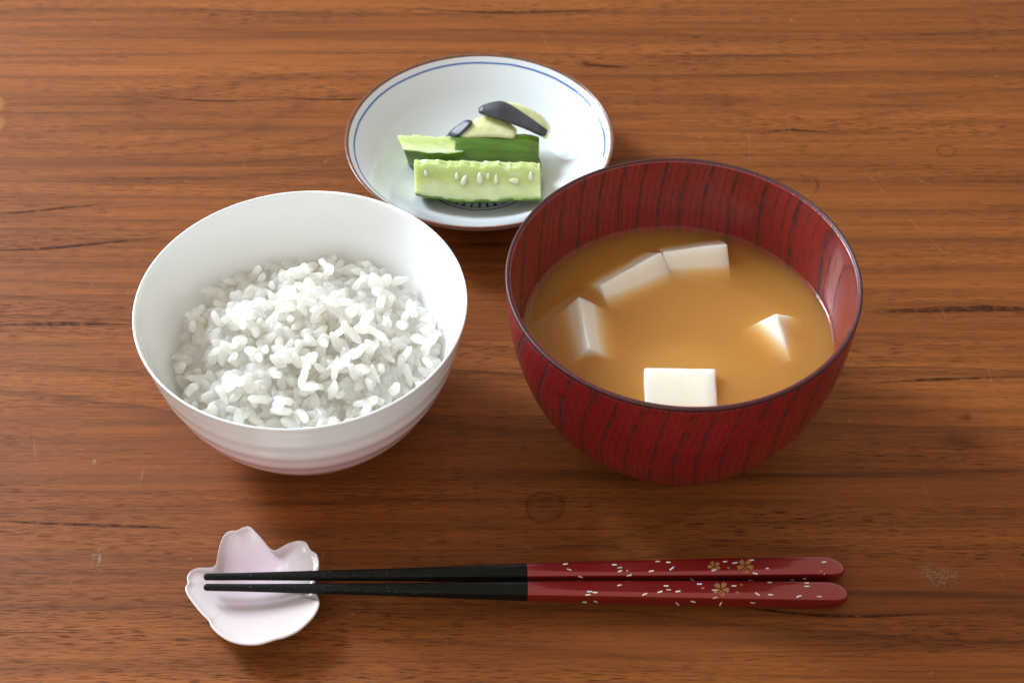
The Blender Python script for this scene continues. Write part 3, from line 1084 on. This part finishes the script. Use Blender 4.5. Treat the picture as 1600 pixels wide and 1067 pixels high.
def cucumber(ends, R, up, half, label, core_cut=0.25, seeds=(), seed_face=-1, jag=0.00042, r=None, flesh='cuke', tilt0=0.12, tilt1=0.08):
    """a lengthwise piece of cucumber. ends: the two ends of its centre line; up: direction from the centre line to the
    middle of the skin; half: half the wedge angle"""
    r = r or random.Random(3)
    A, B = Vector(ends[0]), Vector(ends[1])
    ex = (B - A).normalized(); L = (B - A).length
    ez = Vector(up); ez = (ez - ex * ez.dot(ex)).normalized()
    ey = ez.cross(ex)
    m = Matrix.Identity(4)
    for i, c in enumerate((ex, ey, ez)):
        for k in range(3): m[k][i] = c[k]
    root = empty('cucumber_pickle', (0, 0, 0))
    root.matrix_world = Matrix.Translation((A + B) / 2) @ m
    tag(root, label, 'pickle', 'cucumber pickles on the small plate')
    nx, na, nr = 44, 14, 7
    # cross-section polygon, counter-clockwise: core edge, up one cut face, skin arc, down the other cut face
    ph = R * 3000

    def swell(x): return 1 - 0.10 * abs(2 * x / L) ** 4 + 0.022 * math.sin(x * 190 + ph) + 0.012 * math.sin(x * 430 + 2 * ph)

    def section(x, shrink):
        jitter = [jag * (1.3 * math.sin(x * 520 + 1.3) + 1.0 * math.sin(x * 1330 + 0.4) + 0.7 * math.sin(x * 2900))]
        rc = R * core_cut + jitter[0]
        pts = []
        for k in range(nr + 1):
            q = rc + (R * 0.985 - rc) * k / nr
            pts.append((q, half + 0.022 * math.sin(x * 260 + q * 300) * (1 - q / R) + 0.015 * math.sin(x * 610 - q * 500)))
        for k in range(1, na):
            pts.append((R * 0.985, half - 2 * half * k / na))
        for k in range(nr + 1):
            q = R * 0.985 - (R * 0.985 - rc) * k / nr
            pts.append((q, -half))
        for k in range(1, 4):
            pts.append((rc * (0.92 if k == 2 else 0.96), -half + 2 * half * k / 4))
        g = swell(x)
        return [(x, g * q * math.sin(a), g * q * math.cos(a)) for q, a in pts], [q / R for q, a in pts]
    verts, rads, faces = [], [], []
    for i in range(nx + 1):
        t = i / nx
        x = L * (t - 0.5)
        s, q = section(x, 1)
        e = min(t, 1 - t)
        for (px, py, pz), rq in zip(s, q):
            verts.append((px + (tilt0 * (1 - t) ** 3 + tilt1 * t ** 3) * (pz - R * 0.6), py, pz)); rads.append(rq)
    n = len(s)
    for i in range(nx):
        for k in range(n):
            j = (k + 1) % n
            faces.append((i * n + k, i * n + j, (i + 1) * n + j, (i + 1) * n + k))
    # end caps as a fan around a middle point
    for base, flip in ((0, False), (nx * n, True)):
        c = Vector((0, 0, 0))
        for k in range(n): c += Vector(verts[base + k])
        c /= n
        verts.append(tuple(c)); rads.append(0.6)
        ci = len(verts) - 1
        for k in range(n):
            j = (k + 1) % n
            faces.append((ci, base + j, base + k) if not flip else (ci, base + k, base + j))
    fl = fix_normals(mesh_obj('flesh', verts, faces, M[flesh], root))
    at_ = fl.data.attributes.new('rad', 'FLOAT', 'POINT')
    at_.data.foreach_set('value', np.array(rads, dtype=np.float32))
    # mark sharp edges between cut faces and ends
    fl.data.set_sharp_from_angle(angle=R_(38))
    # skin: a thin shell over the arc
    verts, faces = [], []
    cols = na + 1
    for i in range(nx + 1):
        t = i / nx
        x = L * (t - 0.5)
        e = min(t, 1 - t)
        hh = half + 0.01 + 0.012 * math.sin(x * 700)
        for q in (R * 0.955, R * 1.0):
            for k in range(cols):
                a = hh - 2 * hh * k / na
                pz, py = swell(x) * q * math.cos(a), swell(x) * q * math.sin(a)
                verts.append((x + (tilt0 * (1 - t) ** 3 + tilt1 * t ** 3) * (pz - R * 0.6), py, pz))
    st = 2 * cols
    for i in range(nx):
        for k in range(cols - 1):
            a = i * st + cols + k
            faces.append((a, a + 1, a + st + 1, a + st))
            a = i * st + k
            faces.append((a, a + st, a + st + 1, a + 1))
        for k in (0, cols - 1):
            a = i * st + k
            faces.append((a, a + cols, a + cols + st, a + st))
    for base in (0, nx * st):
        for k in range(cols - 1):
            faces.append((base + k, base + k + 1, base + cols + k + 1, base + cols + k))
    sk = fix_normals(mesh_obj('skin', verts, faces, M['cuke_skin'], root))
    sk.data.set_sharp_from_angle(angle=R_(40))
    for (sx, sr, ln, wd, yaw) in seeds:
        bm = bmesh.new()
        bmesh.ops.create_uvsphere(bm, u_segments=12, v_segments=8, radius=1)
        for v in bm.verts:
            k = 1 + 0.35 * v.co.x
            v.co = Vector((v.co.x * ln, v.co.y * wd * k, v.co.z * wd * 0.28))
        me = bpy.data.meshes.new('seed'); bm.to_mesh(me); bm.free()
        for p in me.polygons: p.use_smooth = True
        me.materials.append(M['seed'])
        s_ = bpy.data.objects.new('seed', me)
        a = seed_face * half
        radial = Vector((0, math.sin(a), math.cos(a)))
        nrm = Vector((0, math.cos(a), -math.sin(a))) * (1 if seed_face > 0 else -1)
        ax = (radial * math.cos(yaw) + Vector((1, 0, 0)) * math.sin(yaw)).normalized()
        mm = Matrix.Identity(4)
        for i, c in enumerate((ax, nrm.cross(ax), nrm)):
            for k in range(3): mm[k][i] = c[k]
        pos = Vector((sx * L, 0, 0)) + radial * (R * sr * swell(sx * L)) + nrm * 0.00005
        s_.parent = root
        s_.matrix_local = Matrix.Translation(pos) @ mm
        col.objects.link(s_)
    return root


FZ = 0.0037
# front piece: rests on its skin, a cut face towards the viewer, core edge on top
R1 = 0.0175
A = at(651, 246, FZ + R1 * 0.985); B = at(846, 251, FZ + R1 * 0.985)
seeds = [(-0.17, .42, .0016, .0009, 0.1), (-0.11, .50, .0026, .00115, -0.35), (0.015, .46, .0026, .0013, 0.1), (0.145, .46, .0021, .0008, 0.05),
         (0.29, .52, .0022, .0012, 1.4), (-0.42, .40, .0014, .0008, 0.3), (0.42, .40, .0022, .0010, 0.0), (0.08, .40, .0014, .0007, 0.0)]
cucumber((A, B), R1, (0, -0.25, -1), R_(42), 'cucumber pickle with seeded cut face turned to the front', 0.16, seeds, seed_face=1)
# middle piece: dark skin up
R2 = 0.0120
A = at(711, 252, FZ + 0.0022); B = at(841, 255, FZ + 0.0022)
cucumber((A, B), R2, (0, -0.30, 1), R_(44), 'cucumber pickle with wide dark green skin facing up', 0.28)
# left piece: pale cut face on top, strip of skin towards the viewer
R3 = 0.0150
A = at(634, 209, FZ + 0.0105); B = at(728, 212, FZ + 0.0105)
cucumber((A, B), R3, (0, -0.85, -0.50), R_(40), 'pale cucumber pickle at the left, half hidden behind the others', 0.1, flesh='cuke', tilt0=0.45, tilt1=0.0)


def slab(name, rows, thick, mat, parent, subsurf=1):
    """solid sheet: rows is a grid of points, thick a vector"""
    nr, nc = len(rows), len(rows[0])
    verts = [Vector(p) for r in rows for p in r]
    n = len(verts)
    verts += [p + Vector(thick) for p in verts]
    f = []
    for i in range(nr - 1):
        for j in range(nc - 1):
            a = i * nc + j
            f.append((a, a + 1, a + nc + 1, a + nc))
            f.append((n + a, n + a + nc, n + a + nc + 1, n + a + 1))
    bd = [j for j in range(nc)] + [i * nc + nc - 1 for i in range(1, nr)] + [(nr - 1) * nc + j for j in range(nc - 2, -1, -1)] + [i * nc for i in range(nr - 2, 0, -1)]
    for k in range(len(bd)):
        a, b = bd[k], bd[(k + 1) % len(bd)]
        f.append((a, a + n, b + n, b))
    o = fix_normals(mesh_obj(name, verts, f, mat, parent, True, subsurf))
    a = o.data.attributes.new('crease_edge', 'FLOAT', 'EDGE')
    o.data.attributes.remove(a)
    cr = o.data.attributes.new('crease_edge', 'FLOAT', 'EDGE')
    bset = set()
    for k in range(len(bd)):
        a, b = bd[k], bd[(k + 1) % len(bd)]
        bset.add((min(a, b), max(a, b))); bset.add((min(a + n, b + n), max(a + n, b + n)))
    cr.data.foreach_set('value', [1.0 if (min(e.vertices), max(e.vertices)) in bset else 0.0 for e in o.data.edges])
    return o


def px(*rows):
    return [[at(u, v, z) for (u, v, z) in r] for r in rows]


egg = empty('eggplant_pickle', at(800, 200, 0.014))
tag(egg, 'eggplant pickle with long dark skin lying on top of the pile', 'pickle', 'eggplant pickles on the small plate')


def to_local(rows, o):
    return [[p - o.location for p in r] for r in rows]


lo_edge = [(747, 177, .0232), (760, 182, .0232), (782, 188, .0226), (804, 195, .0208), (828, 205, .0190), (851, 216, .0168)]
fold = [(748, 174, .0243), (763, 171, .0252), (779, 166, .0262), (795, 164, .0258), (824, 182, .0234), (855, 204, .0200)]
top_e = [(746, 167, .0246), (763, 161, .0258), (784, 156, .0268), (797, 163, .0262), (825, 181, .0236), (856, 203.5, .0202)]
mid = [((a[0] + b[0]) / 2, (a[1] + b[1]) / 2 - 0.6, (a[2] + b[2]) / 2 + 0.0003) for a, b in zip(fold, lo_edge)]
slab('skin', to_local(px(lo_edge, mid, fold, top_e), egg), (0.0002, 0.0006, -0.0007), M['egg_skin'], egg)
back = [(765, 166, .0225), (780, 160, .0245), (797, 158, .0262), (824, 169, .0245), (847, 182, .0215), (858, 199, .0182)]
under = [(760, 181, .0195), (775, 186, .0195), (795, 193, .0190), (815, 200, .0175), (836, 209, .0155), (853, 219, .0140)]
sh = lambda row, du, dv, dz: [(q[0] + du, q[1] + dv, q[2] + dz) for q in row]
slab('flesh', to_local(px(under, sh(lo_edge, 1, .5, -.0009), sh(mid, 1, 1, -.0010), sh(top_e, 1, 1.2, -.0008), back), egg), (0.0012, 0.0036, -0.0030), M['egg_flesh'], egg)

egg2 = empty('eggplant_pickle', at(750, 210, 0.010))
tag(egg2, 'crumpled eggplant pickle with small grey skin flap beside the cucumber', 'pickle', 'eggplant pickles on the small plate')
up2 = [(721, 190, .0200), (731, 186, .0212), (741, 190, .0220)]
md2 = [(709, 200, .0174), (720, 197, .0188), (730, 201, .0200)]
lo2 = [(696, 211, .0148), (704, 214, .0160), (712, 217, .0172)]
slab('skin', to_local(px(lo2, md2, up2), egg2), (0.0004, 0.0007, -0.0007), M['egg_skin'], egg2)
r0 = [(714, 217, .0165), (730, 216, .0178), (760, 214, .0182), (785, 215, .0182), (800, 218, .0180), (806, 215, .0175)]
r1 = [(722, 210, .0180), (737, 205, .0192), (760, 203, .0200), (784, 202, .0196), (800, 208, .0190), (806, 208, .0182)]
r2 = [(736, 197, .0200), (747, 194, .0212), (765, 191, .0214), (785, 194, .0206), (799, 201, .0192), (806, 204, .0182)]
r3 = [(738, 188, .0195), (748, 183, .0205), (765, 181, .0205), (785, 186, .0195), (801, 196, .0170), (808, 201, .0155)]
slab('flesh', to_local(px(r0, r1, r2, r3), egg2), (0.0005, 0.0050, -0.0050), M['egg_flesh'], egg2)

# a small pool of clear brine round the pickles
def make_brine():
    nt = NT('clear_brine')
    t = nt.t; t.nodes.remove(nt.b)
    tr = nt.n('ShaderNodeBsdfTransparent'); tr.inputs['Color'].default_value = (0.97, 0.975, 0.93, 1)
    gl = nt.n('ShaderNodeBsdfGlossy'); gl.inputs['Roughness'].default_value = 0.02
    fr = nt.n('ShaderNodeFresnel'); fr.inputs['IOR'].default_value = 1.33
    geo = nt.n('ShaderNodeNewGeometry')
    outer = nt.math('MULTIPLY', fr.outputs[0], nt.math('SUBTRACT', 1.0, geo.outputs['Backfacing']))
    mx = nt.n('ShaderNodeMixShader')
    nt.l(outer, mx.inputs[0]); nt.l(tr.outputs[0], mx.inputs[1]); nt.l(gl.outputs[0], mx.inputs[2])
    nt.l(mx.outputs[0], nt.out.inputs['Surface'])
    return nt.m


outl = [(628, 238), (640, 262), (646, 290), (655, 318), (690, 322), (760, 318), (840, 312), (856, 290), (853, 250), (820, 218), (800, 225), (700, 240), (650, 232)]
outl = catmull(outl + [outl[0]], 6)[:-1]
cc = at(745, 262, 0.0040)
verts, faces = [(cc.x, cc.y, 0.0050)], []
n = len(outl)
for k, (f, z) in enumerate(((0.7, 0.0051), (0.93, 0.0051), (0.98, 0.0048), (1.0, 0.0040))):
    for p in outl:
        q = at(p[0], p[1], 0.0045)
        d = q - cc
        rr = math.hypot(cc.x + d.x * f - PL.x, cc.y + d.y * f - PL.y)
        gz = float(np.interp(rr, [a for a, b in PI], [b for a, b in PI]))
        verts.append((cc.x + d.x * f, cc.y + d.y * f, max(z, gz + (0.0002 if k < 3 else -0.0002))))
for i in range(n):
    j = (i + 1) % n
    faces.append((0, 1 + i, 1 + j))
    for k in range(3):
        faces.append((1 + k * n + i, 1 + (k + 1) * n + i, 1 + (k + 1) * n + j, 1 + k * n + j))
brine = fix_normals(mesh_obj('brine', verts, faces, make_brine()))
tag(brine, 'thin clear pool of brine around the pickles on the plate', 'brine')

# ------------------------------------------------------------------ chopstick rest
REST = [(310, 55), (325, 60), (345, 80), (375, 112), (403, 148), (425, 156), (445, 147), (472, 131), (505, 119), (535, 116), (558, 124), (570, 146), (580, 157), (600, 170), (609, 195),
        (610, 225), (604, 250), (597, 278), (593, 300), (596, 325), (606, 350), (612, 372), (606, 400), (585, 435), (556, 465), (522, 493), (488, 510), (455, 522), (430, 527), (400, 537), (360, 548), (320, 550), (282, 547),
        (245, 538), (212, 522), (182, 500), (158, 473), (148, 450), (125, 427), (98, 396), (72, 362), (55, 335), (50, 312), (60, 292), (57, 268), (72, 243), (105, 229), (140, 229), (162, 226), (178, 213), (186, 172), (198, 125), (213, 92),
        (236, 75), (266, 73), (284, 63)]
REST = [(270 + a * 0.375, 800 + b * 0.375) for a, b in REST]
rc0 = at(398, 912, 0.0)


def build_rest():
    pts = catmull(REST + [REST[0]], 4)[:-1]
    n = len(pts)
    rim = []
    for u, v in pts:
        q = at(u, v, 0.0100)
        rim.append(q)
    rad = [math.hypot(q.x - rc0.x, q.y - rc0.y) for q in rim]
    rmx, rmn = max(rad), min(rad)
    rim = []
    for (u, v), r in zip(pts, rad):
        z = 0.0086 + 0.0020 * ((r - rmn) / (rmx - rmn))
        if u > 485 and 895 < v < 938: z = 0.0090
        rim.append(at(u, v, z) - rc0)
    rings = []
    zin = 0.0044
    for s in (0.12, 0.3, 0.48, 0.62, 0.74, 0.84, 0.91, 0.955):
        ring = []
        for q in rim:
            e = s ** 1.7
            # petals' notches fade towards the middle
            rr = math.hypot(q.x, q.y)
            k = s * (s ** 2.2 + (1 - s ** 2.2) * 0.0185 / rr)
            ring.append((q.x * k, q.y * k, zin + (q.z - 0.0006 - zin) * e))
        rings.append(ring)
    rings.append([(q.x * 0.985, q.y * 0.985, q.z) for q in rim])
    rings.append([(q.x * 1.0, q.y * 1.0, q.z - 0.0004) for q in rim])
    rings.append([(q.x * 0.995, q.y * 0.995, q.z - 0.0014) for q in rim])
    for s, w in ((0.93, 0.72), (0.84, 0.5), (0.72, 0.28), (0.58, 0.09), (0.50, 0.0), (0.3, 0.0)):
        ring = []
        for q in rim:
            rr = math.hypot(q.x, q.y); k = s * (s ** 2.5 + (1 - s ** 2.5) * 0.0185 / rr)
            ring.append((q.x * k, q.y * k, w * (q.z - 0.0018)))
        rings.append(ring)
    verts = [(0, 0, zin)] + [p for r in rings for p in r] + [(0, 0, 0.0)]
    faces = []
    for i in range(n):
        j = (i + 1) % n
        faces.append((0, 1 + i, 1 + j))
        for k in range(len(rings) - 1):
            faces.append((1 + k * n + i, 1 + (k + 1) * n + i, 1 + (k + 1) * n + j, 1 + k * n + j))
        b = 1 + (len(rings) - 1) * n
        faces.append((len(verts) - 1, b + j, b + i))
    o = fix_normals(mesh_obj('chopstick_rest', verts, faces, M['rest'], None, True, 1))
    o.location = rc0
    tag(o, 'pale pink cherry blossom shaped porcelain rest under the chopstick tips', 'chopstick rest')
    return o


build_rest()

# ------------------------------------------------------------------ chopsticks
def make_black_tip():
    nt = NT('black_textured_lacquer')
    P = nt.coord()
    x = sep(nt, P)[0]
    vor = nt.n('ShaderNodeTexVoronoi'); vor.inputs['Scale'].default_value = 2600
    nt.l(P, vor.inputs['Vector'])
    n = nt.noise(P, 2200, 2, 0.6)
    near = nt.n('ShaderNodeMapRange'); nt.l(x, near.inputs[0])
    near.inputs[1].default_value = 0.062; near.inputs[2].default_value = 0.080; near.inputs[3].default_value = 1; near.inputs[4].default_value = 0
    sp_ = nt.math('MULTIPLY', nt.ramp(n, [(0.66, grey(0)), (0.72, grey(1))]), near.outputs[0])
    c = nt.mix(nt.math('MULTIPLY', sp_, 0.55), (0.006, 0.006, 0.005), (0.30, 0.30, 0.28))
    nt.set(Base_Color=c, Specular_IOR_Level=0.14)
    nt.set(Roughness=nt.math('ADD', 0.20, nt.math('MULTIPLY', near.outputs[0], 0.28)))
    nt.bump(nt.math('MULTIPLY', n, near.outputs[0]), 0.5, 0.0002)
    return nt.m


def make_red_handle():
    nt = NT('pearl_red_lacquer')
    P = nt.coord()
    n = nt.noise(P, 1500, 2, 0.5)
    c = nt.mix(n, (0.22, 0.009, 0.010), (0.31, 0.016, 0.014))
    nt.set(Base_Color=c, Metallic=0.6, Roughness=0.24, Coat_Weight=1.0, Coat_Roughness=0.04)
    return nt.m


M['black'] = make_black_tip()
M['red'] = make_red_handle()
M['gold'] = make_food('gold_paint', (0.46, 0.24, 0.07), (0.30, 0.14, 0.04), 900, 0.4, 0.0, (0.001,) * 3, 0.1).set(Metallic=0.4).m
FOIL = []
for k, c in enumerate(((0.85, 0.82, 0.70), (0.70, 0.80, 0.95), (0.95, 0.66, 0.50), (0.55, 0.52, 0.45), (0.80, 0.88, 0.60))):
    FOIL.append(simple('foil_%s' % ('cream', 'blue', 'orange', 'grey', 'lime')[k], c, 0.3, Metallic=0.25).m)


def chopstick(tip, end, label, r_seed):
    tip, end = Vector(tip), Vector(end)
    ex = (end - tip).normalized(); L = (end - tip).length
    ey = Vector((0, 0, 1)).cross(ex).normalized(); ez = ex.cross(ey)
    m = Matrix.Identity(4)
    for i, c in enumerate((ex, ey, ez)):
        for k in range(3): m[k][i] = c[k]
    root = empty('chopstick', tip)
    root.matrix_world = Matrix.Translation(tip) @ m
    tag(root, label, 'chopstick', 'pair of chopsticks lying side by side')

    def sect(x):
        t = x / L
        w = np.interp(t, [0, 0.06, 0.3, 0.5, 0.8, 1.0], [0.00115, 0.00125, 0.0021, 0.00285, 0.0036, 0.0038])
        h = w * np.interp(t, [0, 0.3, 0.5, 1], [1.0, 1.0, 0.94, 0.88])
        p = np.interp(t, [0, 0.3, 0.5, 0.6, 0.965, 0.99], [2.0, 2.2, 3.6, 5.0, 5.0, 2.6])
        return w, h, p

    def tube(xs, name, mat, cap0, cap1):
        n = 72
        verts, faces = [], []
        for x, sc in xs:
            w, h, p = sect(min(max(x, 0), L))
            for k in range(n):
                a = 2 * math.pi * (k + 0.5) / n
                ca, sa = math.cos(a), math.sin(a)
                rr = (abs(ca) ** p + abs(sa) ** p) ** (-1 / p)
                verts.append((x, w * sc * rr * ca, h * sc * rr * sa))
        for i in range(len(xs) - 1):
            for k in range(n):
                j = (k + 1) % n
                faces.append((i * n + k, i * n + j, (i + 1) * n + j, (i + 1) * n + k))
        faces.append(tuple(range(n)))
        faces.append(tuple(range((len(xs) - 1) * n, len(xs) * n)))
        o = fix_normals(mesh_obj(name, verts, faces, mat, root))
        o.data.set_sharp_from_angle(angle=R_(50))
        return o, verts, faces
    xj = L * 0.4985
    rt = 0.0010
    xs = [(rt * (1 - math.cos(a)), max(math.sin(a), 0.05)) for a in np.linspace(0.05, math.pi / 2, 7)] + [(x, 1.0) for x in np.linspace(0.002, xj, 30)]
    tube(xs, 'black_tip', M['black'], 1, 0)
    re = 0.0066
    xs = [(xj, 1.0)] + [(x, 1.0) for x in np.linspace(xj + 0.002, L - re, 24)] + [(L - re + re * math.sin(a), max(math.cos(a), 0.02) ** 0.85) for a in np.linspace(0.15, math.pi / 2, 10)]
    h, vs, fs = tube(xs, 'red_handle', M['red'], 0, 1)
    M4 = root.matrix_world.copy()
    bvh = BVHTree.FromPolygons([M4 @ Vector(v) for v in vs], fs)
    return root, h, bvh, M4


z_end, z_tip = 0.0035, 0.0128
c1 = chopstick(at(318, 901, z_tip), at(1320, 889.5, z_end), 'red and black chopstick farther from the front edge, two gold blossoms', 1)
c2 = chopstick(at(318, 917, z_tip), at(1325.5, 930, z_end), 'red and black chopstick nearest the front, single large gold blossom', 2)


def print_on(c, polys, name, mat, lift=0.00004, kind=None):
    """flat print: photograph-space polygons laid on the stick's own surface"""
    root, h, bvh, M4 = c
    inv = M4.inverted()
    verts, faces = [], []
    for poly in polys:
        idx = []
        for u, v in poly:
            loc, nrm, i, d = bvh.ray_cast(CAM, ray_dir(u, v).normalized())
            if loc is None: break
            if nrm.dot(ray_dir(u, v)) > 0: nrm = -nrm
            idx.append((inv @ (loc + nrm * lift)))
        else:
            k = len(verts)
            verts += idx
            faces.append(tuple(range(k, k + len(idx))))
    if not faces: return None
    o = mesh_obj(name, verts, faces, mat, h, smooth=False)
    o.matrix_parent_inverse = Matrix.Identity(4)
    return o


def petal_fan(cu, cv, r, a0, sq=0.62, skip=()):
    polys = []
    for k in range(5):
        if k in skip: continue
        a = a0 + 2 * math.pi * k / 5
        pts = [(0.12, 0), (0.5, 0.26), (0.82, 0.30), (1.02, 0.16), (0.86, 0.0), (1.02, -0.16), (0.82, -0.30), (0.5, -0.26)]
        q = []
        for x, y in pts:
            X = r * (x * math.cos(a) - y * math.sin(a)); Y = r * (x * math.sin(a) + y * math.cos(a))
            q.append((cu + X, cv + Y * sq))
        # split the notched petal in two so each half is convex
        polys.append(q[0:5]); polys.append([q[0]] + q[4:8])
    return polys


def loose_petal(cu, cv, r, a):
    q = [(cu + r * x * math.cos(a) - r * y * math.sin(a), cv + 0.7 * (r * x * math.sin(a) + r * y * math.cos(a))) for x, y in [(-1, 0), (0, 0.6), (0.9, 0.4), (0.6, 0), (0.9, -0.4), (0, -0.6)]]
    return [q[0:4], [q[0]] + q[3:6]]


def C(x, y): return (800 + x * 0.34375, 850 + y * 0.34375)


print_on(c1, petal_fan(*C(919, 100), 10.5, 0.5, 0.8), 'gold_blossom', M['gold'])
print_on(c1, petal_fan(*C(1060, 98), 13.5, 0.3, 0.85), 'gold_blossom', M['gold'])
print_on(c1, loose_petal(*C(984, 107), 3.6, 0.8), 'gold_petal', M['gold'])
print_on(c2, petal_fan(*C(950, 203), 13.5, 0.2, 0.85), 'gold_blossom', M['gold'])
for q, r, a in ((C(866, 199), 3.6, 0.2), (C(1025, 219), 3.8, 0.5), (C(1043, 184), 3.2, 0.1)):
    print_on(c2, loose_petal(*q, r, a), 'gold_petal', M['gold'])
F1 = [(242, 90, -8, 22), (260, 115, 18, 22), (311, 147, 14, 22), (465, 93, 3, 22), (490, 106, -3, 22), (491, 122, -15, 20), (531, 128, 42, 28), (532, 141, -8, 22), (633, 122, -10, 24), (726, 110, -38, 24),
      (711, 82, 0, 20), (662, 78, 0, 22), (968, 79, 0, 20), (918, 118, -15, 24), (1013, 85, -8, 24), (1105, 132, 16, 22), (1090, 72, 0, 20), (1418, 81, -10, 22), (1411, 129, 36, 24), (1084, 163, 0, 20), (820, 160, 28, 22), (1273, 162, 0, 18), (1330, 156, -5, 18), (1160, 110, 5, 14)]
F2 = [(488, 186, -12, 20), (352, 215, 0, 24), (377, 219, 2, 22), (345, 229, -5, 24), (380, 260, 24, 20), (330, 262, 2, 20), (500, 272, 2, 18), (603, 227, -22, 24), (673, 216, -16, 24), (712, 207, 2, 22), (700, 189, 2, 22),
      (754, 214, -6, 24), (852, 181, 0, 22), (919, 208, 0, 22), (923, 242, -12, 22), (1009, 189, 0, 22), (1115, 226, 32, 24), (1175, 229, 2, 22), (1304, 236, -18, 24), (1397, 237, 2, 22), (1340, 191, 0, 24), (1340, 176, 0, 20), (1171, 174, 0, 20),
      (715, 272, -45, 16), (752, 270, 42, 20), (823, 260, 15, 22), (948, 270, -62, 20), (1094, 265, 6, 22), (1240, 291, 2, 20)]
for c, F in ((c1, F1), (c2, F2)):
    for k, (x, y, a, L) in enumerate(F):
        cu, cv = C(x, y)
        a = R_(a); hl, hw = L * 0.165, 0.95
        q = [(cu + sx * hl * math.cos(a) - sy * hw * math.sin(a), cv + sx * hl * math.sin(a) + sy * hw * math.cos(a)) for sx, sy in ((-1, -1), (1, -1), (1, 1), (-1, 1))]
        mat = FOIL[random.choices(range(5), (5, 2, 1, 3, 1))[0]]
        print_on(c, [q], 'foil_fleck', mat, 0.00007)

bpy.context.view_layer.update()
